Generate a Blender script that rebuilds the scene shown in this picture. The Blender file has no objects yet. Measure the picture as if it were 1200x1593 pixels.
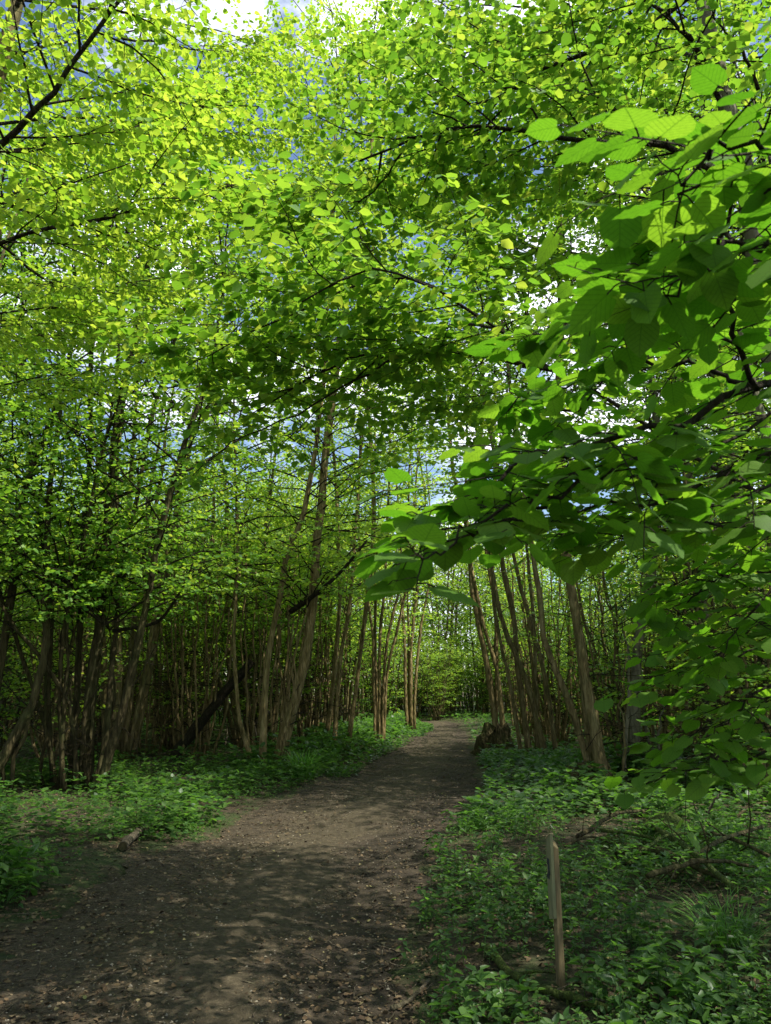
import bpy, math
import numpy as np
from mathutils import Vector

S = bpy.context.scene
COL = S.collection
R = math.radians
UP = np.array([0., 0., 1.])

# ------------------------------------------------------------------ camera model (used to survey the place)
EYE = 1.6
PITCH = R(13.07)
FPX = 1200.0


def ray(px, py):
    x = (px - 600) / FPX
    y = (796.5 - py) / FPX
    c, s = math.cos(PITCH), math.sin(PITCH)
    return np.array([x, c - y * s, s + y * c])


def P(px, py, Y):
    d = ray(px, py)
    return np.array([0, 0, EYE]) + d * (Y / d[1])


def G(px, py):
    d = ray(px, py)
    t = -EYE / d[2]
    return d[0] * t, d[1] * t


# ------------------------------------------------------------------ path line
_ed = [(1593, -60, 640), (1500, 0, 640), (1420, 90, 655), (1330, 235, 672), (1270, 372, 725), (1230, 455, 745),
       (1200, 538, 745), (1172, 596, 737), (1150, 642, 732), (1136, 668, 727)]
_py, _pl, _pr = [], [], []
for a, l, r in _ed:
    xl, yy = G(l, a)
    xr, _ = G(r, a)
    _py.append(yy); _pl.append(xl); _pr.append(xr)
_py = [-14, -4, 1.5] + _py + [42, 47, 53, 62]
_pl = [-4.6, -3.2, -2.7] + _pl + [1.9, -0.8, -6, -18]
_pr = [0.9, 0.3, 0.1] + _pr + [3.7, 1.4, -3, -14]


def pL(y): return np.interp(y, _py, _pl)
def pR(y): return np.interp(y, _py, _pr)


def gh(x, y):
    x = np.asarray(x, float); y = np.asarray(y, float)
    c = (pL(y) + pR(y)) / 2; w = (pR(y) - pL(y)) / 2
    d = np.clip((np.abs(x - c) - w * .8) / 1.6, 0, 1)
    base = .09 * d * d * (3 - 2 * d)
    n = .035 * np.sin(x * 1.3 + .7 * y) + .03 * np.sin(y * 1.7 - x * .6) + .05 * np.sin(.31 * x + 2) * np.sin(.27 * y)
    near = np.clip((np.hypot(x, y) - 0) / 6, .3, 1)
    return base + n * near - .03


def g1(x, y): return float(gh(x, y))


def G(px, py):
    d = ray(px, py); z = 0.
    for _ in range(12):
        t = (z - EYE) / d[2]
        z = .5 * z + .5 * g1(d[0] * t, d[1] * t)
    return d[0] * t, d[1] * t


# ------------------------------------------------------------------ objects
def tag(o, label=None, cat=None, group=None, kind=None):
    if label: o['label'] = label
    if cat: o['category'] = cat
    if group: o['group'] = group
    if kind: o['kind'] = kind
    return o


def empty(name, loc):
    o = bpy.data.objects.new(name, None)
    COL.objects.link(o)
    o.location = loc
    o.empty_display_size = .2
    return o


class MB:
    """mesh buffer"""
    def __init__(self):
        self.v = []; self.f = []; self.n = 0; self.uv = False

    def add(self, v, faces, mat=0, uv=None):
        v = np.asarray(v, np.float32).reshape(-1, 3)
        for f in faces:
            f = np.asarray(f, np.int32)
            if len(f):
                self.f.append((f + self.n, mat))
        self.v.append((v, uv)); self.n += len(v)
        if uv is not None: self.uv = True

    def build(self, name, mats, parent=None, smooth=True):
        me = bpy.data.meshes.new(name)
        V = np.concatenate([a for a, _ in self.v])
        me.vertices.add(len(V))
        off = np.zeros(3, np.float32)
        if parent is not None:
            off = np.array(parent.matrix_world.translation if parent.parent else parent.location, np.float32)
            if parent.parent: off = np.array(parent.location, np.float32) + np.array(parent.parent.location, np.float32)
        me.vertices.foreach_set('co', (V - off).ravel())
        loops = np.concatenate([f.ravel() for f, _ in self.f])
        tot = np.concatenate([np.full(len(f), f.shape[1], np.int32) for f, _ in self.f])
        st = np.concatenate([[0], np.cumsum(tot)[:-1]]).astype(np.int32)
        mi = np.concatenate([np.full(len(f), m, np.int32) for f, m in self.f])
        me.loops.add(len(loops)); me.loops.foreach_set('vertex_index', loops)
        me.polygons.add(len(tot)); me.polygons.foreach_set('loop_start', st)
        me.polygons.foreach_set('loop_total', tot)
        me.polygons.foreach_set('material_index', mi)
        me.polygons.foreach_set('use_smooth', np.full(len(tot), smooth))
        if self.uv:
            U = np.concatenate([u if u is not None else np.zeros((len(a), 2), np.float32) for a, u in self.v])
            lay = me.uv_layers.new(name='UVMap')
            lay.data.foreach_set('uv', U[loops].astype(np.float32).ravel())
        for m in (mats if isinstance(mats, (list, tuple)) else [mats]): me.materials.append(m)
        me.update(calc_edges=True)
        o = bpy.data.objects.new(name, me)
        COL.objects.link(o)
        if parent is not None: o.parent = parent
        return o


def nrm(a):
    return a / np.maximum(np.linalg.norm(a, axis=-1, keepdims=True), 1e-9)


def tubes(mb, pts, rad, sides=4, mat=0, cap=True):
    """pts (B,n,3), rad (B,n)"""
    pts = np.asarray(pts, float); rad = np.asarray(rad, float)
    B, n, _ = pts.shape
    if B == 0: return
    t = np.empty_like(pts)
    t[:, 1:-1] = pts[:, 2:] - pts[:, :-2]; t[:, 0] = pts[:, 1] - pts[:, 0]; t[:, -1] = pts[:, -1] - pts[:, -2]
    t = nrm(t)
    m = nrm(pts[:, -1] - pts[:, 0])
    ref = np.where(np.abs(m[:, 2:3]) > .75, np.array([[1., 0, 0]]), np.array([[0, 0, 1.]]))[:, None, :]
    a = nrm(np.cross(t, ref)); b = np.cross(t, a)
    th = np.arange(sides) * 2 * math.pi / sides
    ring = a[:, :, None, :] * np.cos(th)[:, None] + b[:, :, None, :] * np.sin(th)[:, None]
    v = pts[:, :, None, :] + ring * rad[:, :, None, None]
    i = np.arange(n - 1)[:, None] * sides; j = np.arange(sides)[None, :]; k = (j + 1) % sides
    q = np.stack([i + j, i + k, i + sides + k, i + sides + j], -1).reshape(-1, 4)
    f = (np.arange(B)[:, None, None] * (n * sides) + q[None]).reshape(-1, 4)
    fs = [f]
    if cap:
        e = (np.arange(B)[:, None] * (n * sides) + (n - 1) * sides + np.arange(sides)[None, :])
        s0 = (np.arange(B)[:, None] * (n * sides) + np.arange(sides)[None, ::-1])
        fs += [e, s0]
    mb.add(v.reshape(-1, 3), fs, mat)


def smooth_line(pts, n):
    """Catmull-Rom through pts, n samples"""
    p = np.asarray(pts, float)
    if len(p) == 2: return p[0] + (p[1] - p[0]) * np.linspace(0, 1, n)[:, None]
    p = np.vstack([2 * p[0] - p[1], p, 2 * p[-1] - p[-2]])
    m = len(p) - 3
    u = np.linspace(0, m - 1e-6, n); i = u.astype(int); t = (u - i)[:, None]
    a, b, c, d = p[i], p[i + 1], p[i + 2], p[i + 3]
    return .5 * (2 * b + (c - a) * t + (2 * a - 5 * b + 4 * c - d) * t ** 2 + (3 * b - a - 3 * c + d) * t ** 3)


# ------------------------------------------------------------------ leaves
def T_hex(fold=.16, bend=-.10):
    v = np.array([[0, 0, 0], [.28, -.46, 0], [.68, -.36, 0], [1, 0, 0], [.68, .36, 0], [.28, .46, 0]], float)
    v[:, 2] = fold * np.abs(v[:, 1]) + bend * v[:, 0] ** 2
    return v, [np.array([[0, 1, 2, 3], [0, 3, 4, 5]])]


def T_dia():
    return np.array([[0, 0, 0], [.45, -.38, .05], [1, 0, -.06], [.45, .38, .05]], float), [np.array([[0, 1, 2, 3]])]


def T_narrow():
    v = np.array([[0, 0, 0], [.3, -.29, 0], [.68, -.2, 0], [1, 0, 0], [.68, .2, 0], [.3, .29, 0]], float)
    v[:, 2] = .25 * np.abs(v[:, 1]) - .22 * v[:, 0] ** 2
    return v, [np.array([[0, 1, 2, 3], [0, 3, 4, 5]])]


def T_heart(fold=.07, bend=-.10):
    # lime leaf: lopsided heart with a toothed edge
    xs = np.array([0, .05, .13, .23, .34, .46, .58, .69, .79, .88, 1.0])
    hw = np.array([0.0, .26, .385, .445, .465, .455, .415, .345, .25, .135, 0.0])
    back = np.array([0, -.13, -.085, -.03, 0, 0, 0, 0, 0, 0, 0])
    rows = []
    for i, (x, h) in enumerate(zip(xs, hw)):
        tooth = 1 + (.035 if i % 2 else -.02)
        for s in (-1, -.5, 0, .5, 1):
            k = 1.04 if s < 0 else .96
            y = s * h * (tooth if abs(s) == 1 else 1) * k
            rows.append([x + back[i] * abs(s), y, 0])
    v = np.array(rows)
    v[:, 2] = fold * np.abs(v[:, 1]) + bend * v[:, 0] ** 2 - .22 * v[:, 1] ** 2 + .012 * np.sin(v[:, 0] * 31) * np.abs(v[:, 1]) * 4
    q = []
    for i in range(len(xs) - 1):
        for j in range(4):
            a = i * 5 + j
            q.append([a, a + 1, a + 6, a + 5])
    return v, [np.array(q)[:, ::-1]]


DENS = 1.7
HEX, DIA, NARROW, HEART = T_hex(), T_dia(), T_narrow(), T_heart()


def leaves(mb, pos, ax, nor, size, tpl, mat=0, uv=False, wob=None):
    if len(pos) == 0: return
    tv, tf = tpl
    ax = nrm(ax); b = nrm(np.cross(nor, ax)); n = np.cross(ax, b)
    z = tv[None, :, 2:3] * (np.ones((len(pos), 1, 1)) if wob is None else wob[:, None, None])
    v = pos[:, None, :] + size[:, None, None] * (tv[None, :, 0:1] * ax[:, None] + tv[None, :, 1:2] * b[:, None] + z * n[:, None])
    K = len(tv)
    fs = [(np.arange(len(pos))[:, None, None] * K + f[None]).reshape(-1, f.shape[1]) for f in tf]
    mb.add(v.reshape(-1, 3), fs, mat, np.tile(tv[:, :2], (len(pos), 1)).astype(np.float32) if uv else None)


def at(br, T):
    """sample polylines br (B,n,3) at T (B,m) -> point, tangent"""
    n = br.shape[1]
    u = np.clip(T, 0, 1) * (n - 1); i = np.minimum(u.astype(int), n - 2); f = (u - i)[..., None]
    bi = np.arange(br.shape[0])[:, None]
    a, b = br[bi, i], br[bi, i + 1]
    return a + (b - a) * f, nrm(b - a)


def foliate(mb, br, rng, tpl=HEX, side_n=10, side_len=.7, sp=.05, size=.07, droop=.25, tilt=.4, t0=.15,
            flat=.45, side_r=.004, twigs=True, keep=1.0, mb_mats=(0, 1), uv=False, petiole=0.0, cull=None, sag=.12, lmb=None):
    """side twigs with alternate leaves along branches br (B,n,3); bark slot 0, leaf slot 1"""
    B = br.shape[0]
    T = t0 + (1 - t0) * (np.arange(side_n)[None, :] + rng.random((B, side_n))) / side_n
    T = np.concatenate([T, np.full((B, 1), .999)], 1); m = side_n + 1
    p, tan = at(br, T)
    sg = np.where((np.arange(m)[None, :] + rng.integers(0, 2, (B, 1))) % 2 == 0, 1., -1.)[..., None]
    side = nrm(np.cross(tan, UP) + rng.normal(0, .12, tan.shape))
    d = tan * .62 + sg * side * .78 + rng.normal(0, .22, tan.shape)
    d[:, -1] = tan[:, -1]
    d[..., 2] *= flat
    d = nrm(d)
    blen = np.linalg.norm(np.diff(br, axis=1), axis=2).sum(1)
    L = side_len * (1.15 - .7 * T) * rng.uniform(.55, 1.35, T.shape) * np.clip(blen / (side_len * 2.6), .35, 1.15)[:, None]
    p = p.reshape(-1, 3); d = d.reshape(-1, 3); L = L.reshape(-1)
    if cull is not None:
        ok = cull(p); p, d, L = p[ok], d[ok], L[ok]
    N = len(p)
    s = np.linspace(0, 1, 5)
    sag_ = rng.uniform(-.3, 1, N) * sag
    sp_ = p[:, None] + d[:, None] * (L[:, None] * s)[..., None]
    sp_[..., 2] -= (sag_ * L)[:, None] * s ** 2
    sp_[:, 1:] += np.cumsum(rng.normal(0, .02, (N, 4, 3)), 1) * L[:, None, None]
    if twigs:
        tubes(mb, sp_, (side_r * np.clip(L / side_len, .4, 1.2))[:, None] * np.linspace(1, .35, 5), 3, mb_mats[0], cap=False)
    K = max(3, int(round(side_len * 1.25 / sp)))
    ts = (np.arange(K)[None, :] + rng.uniform(.2, .9, (N, K))) / K
    q, tt = at(sp_, ts)
    kp = rng.random((N, K)) < np.clip(L / (side_len * 1.1), .15, 1)[:, None] * keep
    sg2 = np.where(np.arange(K)[None, :] % 2 == 0, 1., -1.)[..., None]
    sd = nrm(np.cross(tt, UP) + rng.normal(0, .1, tt.shape))
    ax = tt * rng.uniform(.3, 1.0, (N, K, 1)) + sg2 * sd * .85 + rng.normal(0, .25, tt.shape)
    ax[..., 2] -= droop
    no = UP + rng.normal(0, tilt, ax.shape)
    q, ax, no = q[kp], nrm(ax[kp]), no[kp]
    sz = size * rng.uniform(.6, 1.2, len(q))
    if petiole:
        e = q + ax * (petiole * sz)[:, None] + np.array([0, 0, .1]) * (petiole * sz)[:, None]
        tubes(mb, np.stack([q, (q + e) / 2 + np.array([0, 0, .003]), e], 1), np.full((len(q), 3), .0011) * (sz / size)[:, None], 3, mb_mats[0], cap=False)
        q = e
    else:
        q = q + ax * (.2 * sz)[:, None]
    if cull is not None:
        ok = cull(q); q, ax, no, sz = q[ok], ax[ok], no[ok], sz[ok]
    leaves(mb if lmb is None else lmb, q, ax, no, sz, tpl, mb_mats[1] if lmb is None else 0, uv, rng.uniform(.3, 1.9, len(q)))
    return len(q)


def grow(rng, o, d, L, n=6, flatten=.82, jit=.13, lift=0.0):
    """branch polylines from origins"""
    pts = [o]; d = nrm(d); st = (L / (n - 1))[:, None]
    for k in range(n - 1):
        pts.append(pts[-1] + d * st)
        d = d + rng.normal(0, jit, d.shape); d[:, 2] = d[:, 2] * flatten + lift; d = nrm(d)
    return np.stack(pts, 1)


# ------------------------------------------------------------------ materials
def mat(name):
    m = bpy.data.materials.new(name); m.use_nodes = True
    nt = m.node_tree; nt.nodes.clear()
    out = nt.nodes.new('ShaderNodeOutputMaterial')
    return m, nt, out


def N(nt, typ, **kw):
    n = nt.nodes.new(typ)
    for k, v in kw.items():
        if k.startswith('i_'):
            n.inputs[k[2:].replace('_', ' ')].default_value = v
        else: setattr(n, k, v)
    return n


def ramp(nt, fac, stops):
    r = nt.nodes.new('ShaderNodeValToRGB')
    e = r.color_ramp.elements
    while len(e) < len(stops): e.new(.5)
    for x, (p, c) in zip(e, stops):
        x.position = p; x.color = (*c, 1)
    nt.links.new(fac, r.inputs[0])
    return r.outputs[0]


def leaf_mat(name, refl, trans, rough=.5, spec=.16, veins=False):
    m, nt, out = mat(name); L = nt.links.new
    geo = N(nt, 'ShaderNodeNewGeometry')
    rnd = geo.outputs['Random Per Island']
    cr = ramp(nt, rnd, refl); ct = ramp(nt, rnd, trans)
    if veins:
        uv = N(nt, 'ShaderNodeUVMap'); sx = N(nt, 'ShaderNodeSeparateXYZ'); L(uv.outputs[0], sx.inputs[0])
        def M(op, a, b=None):
            n = N(nt, 'ShaderNodeMath', operation=op)
            for i, q in enumerate((a, b)):
                if q is None: continue
                if isinstance(q, (int, float)): n.inputs[i].default_value = q
                else: L(q, n.inputs[i])
            return n.outputs[0]
        ay = M('ABSOLUTE', sx.outputs[1])
        w = M('PINGPONG', M('SUBTRACT', sx.outputs[0], M('MULTIPLY', ay, .75)), .065)
        side = M('LESS_THAN', w, .008)
        mid = M('LESS_THAN', ay, .013)
        v = M('MULTIPLY', M('MAXIMUM', side, mid), .6)
        mx = N(nt, 'ShaderNodeMix', data_type='RGBA'); L(v, mx.inputs[0]); L(ct, mx.inputs[6]); mx.inputs[7].default_value = (.02, .07, .004, 1)
        ct = mx.outputs[2]
        # blotchy blade
        no = N(nt, 'ShaderNodeTexNoise', i_Scale=9.0, i_Detail=3.0); L(uv.outputs[0], no.inputs['Vector'])
        mx2 = N(nt, 'ShaderNodeMix', data_type='RGBA', blend_type='MULTIPLY'); mx2.inputs[0].default_value = .6
        L(ct, mx2.inputs[6]); L(ramp(nt, no.outputs[0], [(.3, (.6, .65, .6)), (.7, (1, 1, 1))]), mx2.inputs[7]); ct = mx2.outputs[2]
    b = N(nt, 'ShaderNodeBsdfPrincipled'); b.inputs['Roughness'].default_value = rough
    b.inputs['Specular IOR Level'].default_value = spec
    L(cr, b.inputs['Base Color'])
    t = N(nt, 'ShaderNodeBsdfTranslucent'); L(ct, t.inputs[0])
    a = N(nt, 'ShaderNodeAddShader'); L(b.outputs[0], a.inputs[0]); L(t.outputs[0], a.inputs[1])
    L(a.outputs[0], out.inputs[0])
    return m


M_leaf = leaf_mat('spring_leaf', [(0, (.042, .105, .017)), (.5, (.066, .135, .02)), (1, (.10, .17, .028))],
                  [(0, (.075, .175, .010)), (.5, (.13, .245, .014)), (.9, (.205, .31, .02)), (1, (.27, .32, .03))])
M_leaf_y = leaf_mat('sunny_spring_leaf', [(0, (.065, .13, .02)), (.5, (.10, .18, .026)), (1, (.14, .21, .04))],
                    [(0, (.12, .24, .012)), (.5, (.215, .325, .018)), (1, (.33, .41, .035))])  # brighter, yellower copy of the spring leaf, sunlight put into its colour
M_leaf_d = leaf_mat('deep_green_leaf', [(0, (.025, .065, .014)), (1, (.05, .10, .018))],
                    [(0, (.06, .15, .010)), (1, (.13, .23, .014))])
M_leaf_f = leaf_mat('lime_leaf_veined', [(0, (.035, .08, .010)), (1, (.06, .115, .016))],
                    [(0, (.062, .18, .006)), (.6, (.10, .235, .009)), (1, (.18, .31, .016))], rough=.6, spec=.08, veins=True)
M_herb = leaf_mat('herb_leaf', [(0, (.016, .042, .011)), (.6, (.030, .066, .014)), (1, (.055, .10, .02))],
                  [(0, (.036, .10, .010)), (1, (.08, .175, .016))], rough=.45, spec=.25)
M_grass = leaf_mat('sedge_blade', [(0, (.03, .09, .018)), (1, (.075, .15, .028))],
                   [(0, (.05, .14, .014)), (1, (.09, .19, .016))], rough=.4)


def bark_mat(name, c0, c1, c2, scale=14, moss=.35):
    m, nt, out = mat(name); L = nt.links.new
    tc = N(nt, 'ShaderNodeTexCoord')
    mp = N(nt, 'ShaderNodeMapping'); mp.inputs['Scale'].default_value = (1, 1, .22); L(tc.outputs['Object'], mp.inputs[0])
    n1 = N(nt, 'ShaderNodeTexNoise', i_Scale=float(scale), i_Detail=8.0, i_Roughness=.65); L(mp.outputs[0], n1.inputs['Vector'])
    n2 = N(nt, 'ShaderNodeTexNoise', i_Scale=2.2, i_Detail=4.0); L(tc.outputs['Object'], n2.inputs['Vector'])
    n3 = N(nt, 'ShaderNodeTexVoronoi', i_Scale=float(scale) * 1.6); L(mp.outputs[0], n3.inputs['Vector'])
    c = ramp(nt, n1.outputs[0], [(.28, c0), (.5, c1), (.75, c2)])
    mx = N(nt, 'ShaderNodeMix', data_type='RGBA')
    L(ramp(nt, n2.outputs[0], [(.45, (0, 0, 0)), (.72, (moss, moss, moss))]), mx.inputs[0])
    L(c, mx.inputs[6]); mx.inputs[7].default_value = (.055, .085, .02, 1)
    b = N(nt, 'ShaderNodeBsdfPrincipled'); b.inputs['Roughness'].default_value = .9
    b.inputs['Specular IOR Level'].default_value = .15
    L(mx.outputs[2], b.inputs['Base Color'])
    ad = N(nt, 'ShaderNodeMath', operation='ADD'); L(n1.outputs[0], ad.inputs[0]); L(n3.outputs[0], ad.inputs[1])
    bp = N(nt, 'ShaderNodeBump'); bp.inputs['Strength'].default_value = 1.0; bp.inputs['Distance'].default_value = .04
    L(ad.outputs[0], bp.inputs['Height']); L(bp.outputs[0], b.inputs['Normal'])
    L(b.outputs[0], out.inputs[0])
    return m


M_bark = bark_mat('coppice_bark', (.045, .034, .014), (.145, .112, .048), (.29, .235, .12))
M_bark_w = bark_mat('warm_bark', (.055, .04, .015), (.20, .148, .062), (.37, .29, .145), moss=.25)
M_bark_d = bark_mat('dark_bark', (.016, .012, .006), (.052, .042, .018), (.13, .105, .05))
M_bark_g = bark_mat('grey_bark', (.05, .045, .026), (.13, .12, .075), (.24, .22, .15), scale=9, moss=.3)
M_twig = bark_mat('twig_bark', (.018, .014, .009), (.035, .028, .017), (.07, .055, .035), scale=40, moss=.1)
M_dead = bark_mat('dead_wood', (.05, .04, .028), (.13, .105, .07), (.26, .22, .16), scale=30, moss=.3)
M_moss = bark_mat('mossy_wood', (.03, .035, .012), (.06, .085, .018), (.12, .15, .03), scale=25, moss=.8)


def ground_mat(name, kind):
    m, nt, out = mat(name); L = nt.links.new
    tc = N(nt, 'ShaderNodeTexCoord')
    def noise(sc, det=6., ro=.6, dist=0.):
        n = N(nt, 'ShaderNodeTexNoise', i_Scale=sc, i_Detail=det, i_Roughness=ro, i_Distortion=dist)
        L(tc.outputs['Object'], n.inputs['Vector']); return n.outputs[0]
    fine = noise(22., 8., .7); mid = noise(3.1, 5.); big = noise(.55, 3.); grit = noise(75., 4., .7)
    vo = N(nt, 'ShaderNodeTexVoronoi', i_Scale=34.); L(tc.outputs['Object'], vo.inputs['Vector'])
    def mix(f, a, b):
        x = N(nt, 'ShaderNodeMix', data_type='RGBA')
        L(f, x.inputs[0])
        for s, q in ((6, a), (7, b)):
            if isinstance(q, tuple): x.inputs[s].default_value = (*q, 1)
            else: L(q, x.inputs[s])
        return x.outputs[2]
    if kind == 'path':
        c = ramp(nt, fine, [(.25, (.018, .013, .008)), (.5, (.048, .036, .022)), (.75, (.11, .085, .054))])
        c = mix(ramp(nt, grit, [(.5, (0, 0, 0)), (.72, (.5, .5, .5))]), c, (.20, .17, .12))
        # packed lane down the middle carried by the UV map (u across the path)
        uv = N(nt, 'ShaderNodeUVMap'); sx = N(nt, 'ShaderNodeSeparateXYZ'); L(uv.outputs[0], sx.inputs[0])
        ad = N(nt, 'ShaderNodeMath', operation='MULTIPLY_ADD'); L(mid, ad.inputs[0]); ad.inputs[1].default_value = .5; L(sx.outputs[0], ad.inputs[2])
        lane = ramp(nt, ad.outputs[0], [(.42, (0, 0, 0)), (.6, (.75, .75, .75)), (.86, (.75, .75, .75)), (1.0, (0, 0, 0))])
        c = mix(lane, c, ramp(nt, fine, [(.3, (.04, .032, .019)), (.55, (.082, .066, .039)), (.75, (.16, .13, .082))]))
        mud = ramp(nt, ad.outputs[0], [(.95, (0, 0, 0)), (1.12, (.8, .8, .8))])
        c = mix(mud, c, ramp(nt, mid, [(.35, (.022, .017, .012)), (.7, (.075, .058, .038))]))
    else:
        c = ramp(nt, fine, [(.25, (.022, .017, .011)), (.5, (.055, .042, .026)), (.78, (.13, .10, .062))])
        c = mix(ramp(nt, mid, [(.42, (0, 0, 0)), (.6, (.75, .75, .75))]), c, ramp(nt, fine, [(.3, (.012, .03, .008)), (.7, (.05, .085, .018))]))
        c = mix(ramp(nt, vo.outputs['Distance'], [(.05, (.5, .5, .5)), (.25, (0, 0, 0))]), c, (.11, .08, .045))
    b = N(nt, 'ShaderNodeBsdfPrincipled'); b.inputs['Roughness'].default_value = .92
    b.inputs['Specular IOR Level'].default_value = .2
    L(c, b.inputs['Base Color'])
    s = N(nt, 'ShaderNodeMath', operation='MULTIPLY_ADD'); L(mid, s.inputs[0]); s.inputs[1].default_value = 2.5; L(fine, s.inputs[2])
    s2 = N(nt, 'ShaderNodeMath', operation='MULTIPLY_ADD'); L(grit, s2.inputs[0]); s2.inputs[1].default_value = .5; L(s.outputs[0], s2.inputs[2])
    bp = N(nt, 'ShaderNodeBump'); bp.inputs['Strength'].default_value = .8; bp.inputs['Distance'].default_value = .04
    L(s2.outputs[0], bp.inputs['Height']); L(bp.outputs[0], b.inputs['Normal'])
    L(b.outputs[0], out.inputs[0])
    return m


M_ground = ground_mat('forest_soil', 'ground')
M_path = ground_mat('trodden_earth', 'path')


def litter_mat():
    m, nt, out = mat('dead_leaf'); L = nt.links.new
    geo = N(nt, 'ShaderNodeNewGeometry')
    c = ramp(nt, geo.outputs['Random Per Island'], [(0, (.03, .02, .012)), (.35, (.085, .055, .028)), (.7, (.11, .078, .043)), (.95, (.16, .12, .07)), (1, (.19, .18, .06))])
    b = N(nt, 'ShaderNodeBsdfPrincipled'); b.inputs['Roughness'].default_value = .8; b.inputs['Specular IOR Level'].default_value = .2
    L(c, b.inputs['Base Color']); L(b.outputs[0], out.inputs[0])
    return m


M_litter = litter_mat()


def plain(name, col, rough=.8, var=.35, scale=30.):
    m, nt, out = mat(name); L = nt.links.new
    tc = N(nt, 'ShaderNodeTexCoord'); mp = N(nt, 'ShaderNodeMapping'); mp.inputs['Scale'].default_value = (1, 1, .15)
    L(tc.outputs['Object'], mp.inputs[0])
    n = N(nt, 'ShaderNodeTexNoise', i_Scale=scale, i_Detail=7., i_Roughness=.65); L(mp.outputs[0], n.inputs['Vector'])
    lo = tuple(q * (1 - var) for q in col); hi = tuple(min(1, q * (1 + var)) for q in col)
    b = N(nt, 'ShaderNodeBsdfPrincipled'); b.inputs['Roughness'].default_value = rough; b.inputs['Specular IOR Level'].default_value = .2
    L(ramp(nt, n.outputs[0], [(.3, lo), (.7, hi)]), b.inputs['Base Color'])
    bp = N(nt, 'ShaderNodeBump'); bp.inputs['Strength'].default_value = .4; bp.inputs['Distance'].default_value = .004
    L(n.outputs[0], bp.inputs['Height']); L(bp.outputs[0], b.inputs['Normal'])
    L(b.outputs[0], out.inputs[0])
    return m


M_post = plain('weathered_timber', (.125, .098, .048), var=.5, scale=45.)
M_plate = plain('greenish_board', (.13, .135, .068), var=.3, scale=25.)
M_cut = plain('pale_cut_wood', (.30, .25, .14), var=.25)
M_mark = plain('dark_marking', (.025, .03, .03), var=.2)

# ------------------------------------------------------------------ ground and path
def axis(a, b, fine_a, fine_b, f, c):
    left = np.linspace(a, fine_a, max(2, int((fine_a - a) / c)))[:-1]
    midp = np.linspace(fine_a, fine_b, int((fine_b - fine_a) / f) + 1)
    right = np.linspace(fine_b, b, max(2, int((b - fine_b) / c)))[1:]
    return np.concatenate([left, midp, right])


gx = axis(-160, 160, -9, 9, .16, 3.0); gy = axis(-60, 240, 1, 32, .16, 3.0)
X, Y = np.meshgrid(gx, gy)
Z = gh(X, Y)
rg = np.random.default_rng(3)
mb = MB()
idx = np.arange(X.size).reshape(X.shape)
q = np.stack([idx[:-1, :-1], idx[:-1, 1:], idx[1:, 1:], idx[1:, :-1]], -1).reshape(-1, 4)
inner = (X > pL(Y) + .12) & (X < pR(Y) - .12) & (Y > -10) & (Y < 60)
Z = Z - np.where(inner, .05, 0)
mb.add(np.stack([X, Y, Z], -1), [q])
tag(mb.build('ground', M_ground), kind='structure')

ys = np.concatenate([np.arange(-10, 20, .1), np.arange(20, 62, .3)])
us = np.linspace(0, 1, 41)
wig = .10 * np.sin(ys * 2.1) + .07 * np.sin(ys * 5.3 + 1) + rg.normal(0, .03, len(ys))
wig2 = .10 * np.sin(ys * 1.7 + 2) + .07 * np.sin(ys * 4.7) + rg.normal(0, .03, len(ys))
XL = pL(ys) + wig; XR = pR(ys) + wig2
PX = XL[:, None] + (XR - XL)[:, None] * us; PY = np.repeat(ys[:, None], len(us), 1)
rut = -.018 * np.exp(-((us - .78) / .10) ** 2) - .012 * np.exp(-((us - .35) / .12) ** 2) + .01 * np.exp(-((us - .57) / .1) ** 2)
edge = np.clip(np.minimum(us, 1 - us) / .08, 0, 1)
PZ = gh(PX, PY) + .006 - .012 * (1 - edge) + rut + (rg.normal(0, .007, PX.shape)) * edge
idx = np.arange(PX.size).reshape(PX.shape)
q = np.stack([idx[:-1, :-1], idx[:-1, 1:], idx[1:, 1:], idx[1:, :-1]], -1).reshape(-1, 4)
mb = MB()
mb.add(np.stack([PX, PY, PZ], -1), [q], 0, np.stack([np.repeat(us[None], len(ys), 0), PY * .1], -1).reshape(-1, 2))
tag(mb.build('path', M_path), kind='structure')

# ------------------------------------------------------------------ trees
def stem_line(px, Yb, dY, top, rng, n=34, r0=.1, ground=True, r1=.015, lean=.0):
    """stem surveyed at points px [(x,y)...]; grows on to height top"""
    px = np.array(px, float)
    k = len(px); hgt = np.linspace(0, 1, k)
    pts = [P(a, b, Yb + dY * h) for (a, b), h in zip(px, hgt)]
    if ground:
        pts[0] = np.array([pts[0][0], pts[0][1], g1(pts[0][0], pts[0][1]) - .06])
    d = nrm(pts[-1] - pts[-2])
    while pts[-1][2] < top - .5:
        d = nrm(d * .8 + np.array([lean, 0, .35]) + rng.normal(0, .07, 3))
        pts.append(pts[-1] + d * min(1.5, max(.6, top - pts[-1][2])))
    L = smooth_line(pts, n)
    L[2:] += np.cumsum(rng.normal(0, .010, (n - 2, 3)), 0)
    t = np.linspace(0, 1, n)
    rad = r0 * .64 * (1 - t) ** .62 + r1 * .6
    rad[:2] *= np.array([1.45, 1.1])
    return L, rad


def stem_free(x, y, dirx, diry, top, rng, r0, n=12, r1=.012, curve=.5):
    z0 = g1(x, y) - .06
    t = np.linspace(0, 1, n)
    bow = t ** (1 - .4 * curve)
    L = np.stack([x + dirx * top * bow, y + diry * top * bow, z0 + top * t], -1)
    L[1:] += np.cumsum(rng.normal(0, .05, (n - 1, 3)), 0) * np.array([1, 1, .2])
    rad = r0 * (1 - t) ** .85 + r1; rad[0] *= 1.2
    return L, rad


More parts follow.
